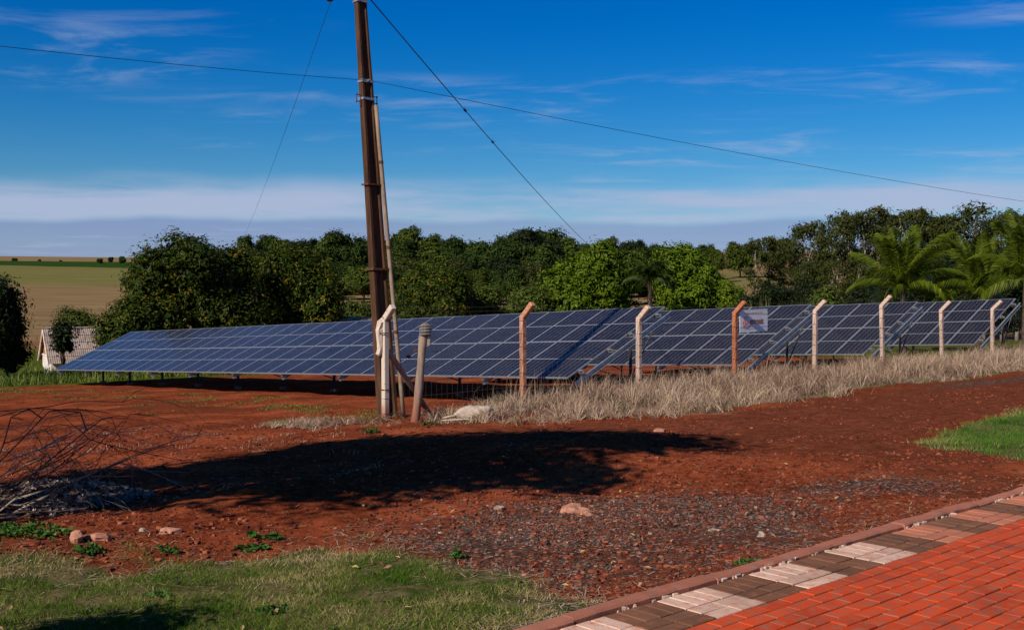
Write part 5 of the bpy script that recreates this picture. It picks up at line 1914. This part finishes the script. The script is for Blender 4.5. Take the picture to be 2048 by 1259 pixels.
# ------------------------------------------------------------------ loose stone, clods, litter
def scatter_lumps(name, X, Y, size, tint, mat, label, cat, rg):
    n = len(X)
    base = np.array([[x_, y_, z_] for z_ in (-0.6, 0.6) for y_ in (-0.7, 0.7) for x_ in (-0.7, 0.7)], float)
    fa = np.array([[4, 5, 7], [4, 7, 6], [0, 1, 5], [0, 5, 4], [1, 3, 7], [1, 7, 5], [3, 2, 6], [3, 6, 7], [2, 0, 4], [2, 4, 6]])
    V = base[None] * (1 + rg.uniform(-0.45, 0.45, (n, 8, 3)))
    V = V * rg.uniform(0.55, 1.3, (n, 1, 3)); V[:, :, 2] *= 0.7
    a = rg.uniform(0, 6.28, n); c, s = np.cos(a)[:, None], np.sin(a)[:, None]
    xr = V[:, :, 0] * c - V[:, :, 1] * s; yr = V[:, :, 0] * s + V[:, :, 1] * c
    z = terr(X, Y)
    V = np.stack([xr * size[:, None] + X[:, None], yr * size[:, None] + Y[:, None], V[:, :, 2] * size[:, None] + (z + size * 0.12)[:, None]], 2)
    Fa = (np.arange(n)[:, None, None] * 8 + fa[None]).reshape(-1, 3)
    me = np_mesh(name, V.reshape(-1, 3), Fa, [mat], {'tint': np.repeat(tint, 8)})
    set_tags(link(name, me), label, cat, None, 'stuff')


def rubble():
    rg = np.random.default_rng(55)
    n = 20000
    X = rg.normal(0.75, 1.15, n); Y = rg.normal(8.0, 1.25, n) + 0.3 * X
    p, q = pq(X, Y)
    keep = (q < 14.82) & (Y > 5) & (lawn1(X, Y) < 0.1) & (lawn2(X, Y) < 0) & (fbm(X * 1.2, Y * 1.2, 91) > 0.40)
    X, Y = X[keep], Y[keep]; n = len(X)
    s = np.clip(rg.lognormal(math.log(0.0060), 0.5, n), 0.0025, 0.024)
    t = np.clip(rg.beta(1.3, 2.2, n) + 0.45 * (rg.random(n) < 0.10), 0, 1)
    scatter_lumps('gravel', X, Y, s, t, M_peb, 'dark crushed gravel with reddish and pale chips by the pavement', 'gravel', rg)
    n = 60000
    r = np.exp(rg.uniform(math.log(6), math.log(27), n)); a = rg.uniform(-0.50, 0.50, n)
    X, Y = r * np.sin(a), r * np.cos(a)
    p, q = pq(X, Y)
    keep = (q < 14.8) & (q > -8) & (lawn1(X, Y) < 0) & (lawn2(X, Y) < 0) & (dry(X, Y) < 0.1) & (fbm(X * 1.4, Y * 1.4, 93) + 0.10 * smooth(-4, -8, p) > 0.47)
    X, Y = X[keep], Y[keep]; n = len(X)
    s = np.clip(rg.lognormal(math.log(0.0080), 0.60, n), 0.003, np.where(X > -1.0, 0.022, 0.040)) * (0.75 + 0.03 * Y)
    scatter_lumps('soil_clods', X, Y, s, rg.random(n), M_clod, 'crumbly clods of red earth over the bare soil', 'soil', rg)


rubble()


def leaf_pile():
    rg = np.random.default_rng(57)
    g = on_ground(40, 1030)
    n = 2600
    r = np.sqrt(rg.random(n)); a = rg.uniform(0, 6.28, n)
    lx, ly = r * np.cos(a) * 1.25, r * np.sin(a) * 0.75
    X, Y = g.x - 0.15 + lx, g.y + 0.45 + ly
    z = terr(X, Y) + 0.24 * np.clip(1 - r ** 1.7, 0, 1) * rg.uniform(0.75, 1.0, n) + 0.012
    nn = rg.normal(size=(n, 3)) * 0.6; nn[:, 2] += 0.7
    nn /= np.linalg.norm(nn, axis=1, keepdims=True)
    V, Fa = leaf_quads(np.stack([X, Y, z], 1), nn, 0.10, 0.058, rg, 0)
    me = np_mesh('leaf_litter', V, Fa, [M_litter], {'tint': np.repeat(np.clip(rg.beta(1.6, 1.5, n), 0, 1), 4)})
    set_tags(link('leaf_litter', me), 'heap of grey dead leaves and rubbish at the left edge', 'leaf litter', None, 'stuff')
    # fallen leaves over the lawn and the gravel
    n = 420
    X = rg.uniform(-4.2, 3.4, n); Y = rg.uniform(5.0, 12.0, n); p, q = pq(X, Y)
    k = q < 14.8; X, Y = X[k], Y[k]; n = len(X)
    nn = rg.normal(size=(n, 3)) * 0.35; nn[:, 2] += 1; nn /= np.linalg.norm(nn, axis=1, keepdims=True)
    V, Fa = leaf_quads(np.stack([X, Y, terr(X, Y) + 0.022], 1), nn, 0.055, 0.026, rg, 0)
    me = np_mesh('fallen_leaves', V, Fa, [mat_tinted('fallen_leaf', [(0.10, 0.035, 0.022), (0.20, 0.085, 0.045), (0.36, 0.22, 0.12), (0.42, 0.32, 0.10)], 0.7)], {'tint': np.repeat(rg.random(n), 4)})
    set_tags(link('fallen_leaves', me), 'single fallen brown leaves scattered over lawn and soil', 'leaves', None, 'stuff')


leaf_pile()


def dead_bush():
    b = Vector((-5.0, 9.75, 0)); b.z = tz(b.x, b.y)
    root = empty('dead_bush', b, 'bare dark branches of a dead bush at the left edge', 'bush')
    rr = random.Random(17)

    def grow(m, p, d, L, r, dep):
        n = 5; pts = [p]; dd = d.copy()
        for i in range(n):
            dd = (dd + Vector((rr.gauss(0, 0.075), rr.gauss(0, 0.075), rr.gauss(-0.01, 0.075)))).normalized()
            pts.append(pts[-1] + dd * (L / n))
            gl = terr0(pts[-1].x + b.x, pts[-1].y + b.y) - b.z + 0.05
            if pts[-1].z < gl: pts[-1].z = float(gl)
            if pts[-1].z > 0.80: dd.z = min(dd.z, 0.10) - 0.06
        m.tube(pts, [r * (1 - 0.13 * i) for i in range(n + 1)], 5 if r > 0.006 else 4)
        if dep == 0: return
        for k in range(rr.choice([2, 3, 3])):
            q = pts[rr.randrange(1, n + 1)]
            nd = (dd + Vector((rr.gauss(0, 0.55), rr.gauss(0, 0.5), rr.gauss(0.02, 0.50)))).normalized()
            grow(m, q, nd, L * rr.uniform(0.42, 0.75), r * 0.52, dep - 1)
    root.scale = (1.22, 1.15, 1.18)
    for i in range(17):
        m = MB()
        d = Vector((rr.uniform(0.45, 1.0), rr.uniform(-0.5, 0.5), rr.uniform(0.02, 0.62))).normalized()
        grow(m, Vector((rr.uniform(-0.3, 0.25), rr.uniform(-0.4, 0.4), rr.uniform(0, 0.15))), d, rr.uniform(0.9, 1.5), rr.uniform(0.006, 0.012), 3)
        m.build('branch', M_twig if i % 4 else M_twigpale, root)


dead_bush()

# ------------------------------------------------------------------ house and shed
def corrugated(name, A, B_, C_, D_, parent, mat, nrow, waves):
    """a roof slope A-B (ridge) C-D (eave) in overlapping corrugated sheets"""
    A, B_, C_, D_ = map(Vector, (A, B_, C_, D_))
    nrm = (B_ - A).cross(D_ - A).normalized()
    if nrm.z < 0: nrm = -nrm
    for r in range(nrow):
        f0, f1 = r / nrow, (r + 1.06) / nrow
        m = MB(); n = waves * 4
        V = []
        for (f, up) in ((f0, 0.0), (f1, 0.035)):
            for i in range(n + 1):
                u = i / n
                P_ = (A.lerp(D_, f)).lerp(B_.lerp(C_, f), u)
                V.append(P_ + nrm * (0.010 * math.sin(2 * math.pi * waves * u) + up))
        m.add(V, [(i, i + 1, n + 2 + i, n + 1 + i) for i in range(n)])
        # thickness
        b = len(m.v)
        m.add([v - nrm * 0.012 for v in V], [(i, n + 1 + i, n + 2 + i, i + 1) for i in range(n)])
        m.build(name, mat, parent)


def build_house():
    Y = 72.0
    base = at(150, 700, Y)
    gz = tz(base.x, base.y)
    # gable faces left and towards us; the ridge runs away to the right
    root = empty('farm_house', (base.x, base.y, gz), 'small old farm house with grey corrugated roof at far left', 'house')
    root.rotation_euler = (0, 0, math.radians(30))
    L, Wd, eave, ridge = 5.6, 4.2, 1.25, 3.0
    zt = EYE + (HY - 656) / F * Y - gz
    ridge = zt; eave = max(0.7, ridge - 1.75)
    x0, x1 = -2.0, -2.0 + L
    m = MB()
    m.add([(x0 + 0.25, -Wd / 2, -0.4), (x1 - 0.2, -Wd / 2, -0.4), (x1 - 0.2, Wd / 2, -0.4), (x0 + 0.25, Wd / 2, -0.4),
           (x0 + 0.25, -Wd / 2, eave), (x1 - 0.2, -Wd / 2, eave), (x1 - 0.2, Wd / 2, eave), (x0 + 0.25, Wd / 2, eave)],
          [(0, 1, 5, 4), (1, 2, 6, 5), (2, 3, 7, 6), (3, 0, 4, 7)])
    m.build('wall', M_wallw, root)
    m = MB(); m.add([(x0 + 0.25, -Wd / 2, eave), (x0 + 0.25, Wd / 2, eave), (x0 + 0.25, 0, ridge - 0.08), (x0 + 0.31, -Wd / 2, eave), (x0 + 0.31, Wd / 2, eave), (x0 + 0.31, 0, ridge - 0.08)], [(0, 2, 1), (3, 4, 5), (0, 1, 4, 3)])
    m.build('gable_boards', M_walld, root)
    m = MB(); m.add([(x1 - 0.2, -Wd / 2, eave), (x1 - 0.2, Wd / 2, eave), (x1 - 0.2, 0, ridge - 0.08)], [(0, 1, 2)])
    m.build('rear_gable', M_walld, root)
    ov = 0.45; sl = (ridge - eave) / (Wd / 2)
    corrugated('roof_sheet', (x0, 0, ridge), (x1, 0, ridge), (x1, -Wd / 2 - ov, eave - ov * sl), (x0, -Wd / 2 - ov, eave - ov * sl), root, M_roof, 5, 44)
    corrugated('roof_sheet', (x0, 0, ridge), (x1, 0, ridge), (x1, Wd / 2 + ov, eave - ov * sl), (x0, Wd / 2 + ov, eave - ov * sl), root, M_roof, 5, 44)
    m = MB(); m.tube([(x0 - 0.02, 0, ridge + 0.03), (x1 + 0.02, 0, ridge + 0.03)], 0.07, 6); m.build('ridge_cap', M_roof, root)
    m = MB(); m.box((x0 + 0.23, -0.5, 0.35), (0.05, 0.85, 1.5)); dr = m.build('door', M_doorw, root)
    m = MB(); m.box((x0 + 0.19, -0.80, 0.40), (0.04, 0.05, 0.12)); m.build('door_handle', M_rust_iron, dr)
    m = MB(); m.box((x0 + 0.22, -1.35, eave - 0.35), (0.05, 0.55, 0.55)); o = m.build('window', M_doorw, root)
    m = MB(); m.box((x0 + 0.19, -1.35, eave - 0.66), (0.09, 0.65, 0.05)); m.build('window_sill', M_wallw, o)
    m = MB(); m.box((x0 + 0.215, 0, eave + 0.02), (0.05, Wd, 0.10)); m.build('tie_beam', M_wallw, root)
    for s_ in (-1, 1):
        m = MB(); m.tube([(x0 + 0.02, 0, ridge - 0.06), (x0 + 0.02, s_ * (Wd / 2 + ov), eave - ov * sl - 0.06)], 0.05, 4); m.build('barge_board', M_wallw, root)


build_house()


def build_shed():
    Y = 70.0
    a, b = at(664, 640, Y), at(760, 634, Y)
    c = (a + b) / 2; gz = tz(c.x, c.y)
    root = empty('low_shed', (c.x, c.y, gz), 'low pale shed roof showing above the panels left of pole', 'shed')
    w = (b - a).length; h = c.z - gz
    m = MB(); m.box((0, 1.2, h / 2 - 0.2), (w - 0.2, 2.2, h - 0.2)); m.build('wall', M_wallw, root)
    corrugated('roof_sheet', (-w / 2, 2.5, h + 0.02), (w / 2, 2.5, h + 0.12), (w / 2, -0.1, h - 0.25), (-w / 2, -0.1, h - 0.32), root, M_roof, 3, 16)


build_shed()

# ------------------------------------------------------------------ what throws the foreground shade: a tree and an added shrub left of the view
def shade_tree():
    x, y = -7.6, 6.5
    lob = [(0.0, 0.0, 5.6, 2.3, 1.5, 1.0), (-1.9, 1.3, 5.3, 1.4, 0.8, 0.7), (0.7, 3.9, 5.7, 1.3, 0.8, 0.5), (2.2, 3.9, 5.8, 1.3, 0.8, 0.5), (-0.6, 3.5, 5.6, 1.2, 0.7, 0.5), (0.6, -2.2, 5.4, 1.4, 0.6, 0.5), (-0.4, -1.9, 5.3, 1.0, 0.5, 0.4), (2.3, -1.9, 5.9, 1.0, 0.6, 0.4), (1.6, 0.3, 5.8, 1.4, 1.2, 0.85), (0.6, 1.3, 5.2, 1.7, 1.1, 0.8), (-0.8, 1.4, 5.8, 1.7, 1.1, 0.8), (1.4, 1.7, 5.9, 1.5, 1.0, 0.7), (0.4, -1.6, 5.4, 1.7, 0.9, 0.7), (1.9, -1.3, 5.9, 1.2, 0.7, 0.5), (3.4, -0.3, 6.6, 0.9, 0.6, 0.4), (1.9, 2.2, 5.5, 1.5, 1.0, 0.7), (-0.4, 2.0, 5.6, 1.5, 0.9, 0.7), (2.7, 1.1, 5.6, 1.2, 0.9, 0.6), (-2.9, 0.7, 4.7, 1.3, 0.8, 0.8), (0.8, 3.0, 5.7, 1.4, 0.9, 0.6), (2.3, 3.0, 5.8, 1.4, 0.9, 0.6), (-0.7, 2.7, 5.6, 1.3, 0.8, 0.6), (3.4, 2.3, 5.9, 1.1, 0.8, 0.5),
           (2.6, 0.1, 6.4, 1.1, 0.8, 0.6), (-3.6, 0.8, 4.0, 1.0, 0.7, 0.7)]
    cm = crown_mesh('crown', lob, 3500, 17, 0.25, 0.11, 0.26, M_mango, 801, shell=(0.2, 1.22))
    tm = trunk_mesh(5.6, 0.16, lob, 801, M_bark, 0.15, 0.7, 7)
    place_tree('shade_tree', [('trunk', tm), ('crown', cm)], x, y, 1.0, 'tree outside the left edge whose shadow lies across the red soil')
    lob = [(0, 0, 0.62, 0.36, 0.36, 0.46), (0.18, 0.1, 0.50, 0.34, 0.32, 0.42), (-0.2, 0, 0.42, 0.34, 0.34, 0.40)]  # unseen shrub, added and rounded only to cast the corner shadow
    cm = crown_mesh('crown', lob, 420, 18, 0.09, 0.045, 0.10, M_mango, 802, shell=(0.2, 1.05))
    tm = trunk_mesh(0.8, 0.03, lob, 802, M_bark, 0.03)
    place_tree('shadow_shrub', [('trunk', tm), ('crown', cm)], -3.22, 4.62, 1.22, 'unseen shrub added outside the lower left corner to cast a rounded shadow', 'shrub')


shade_tree()
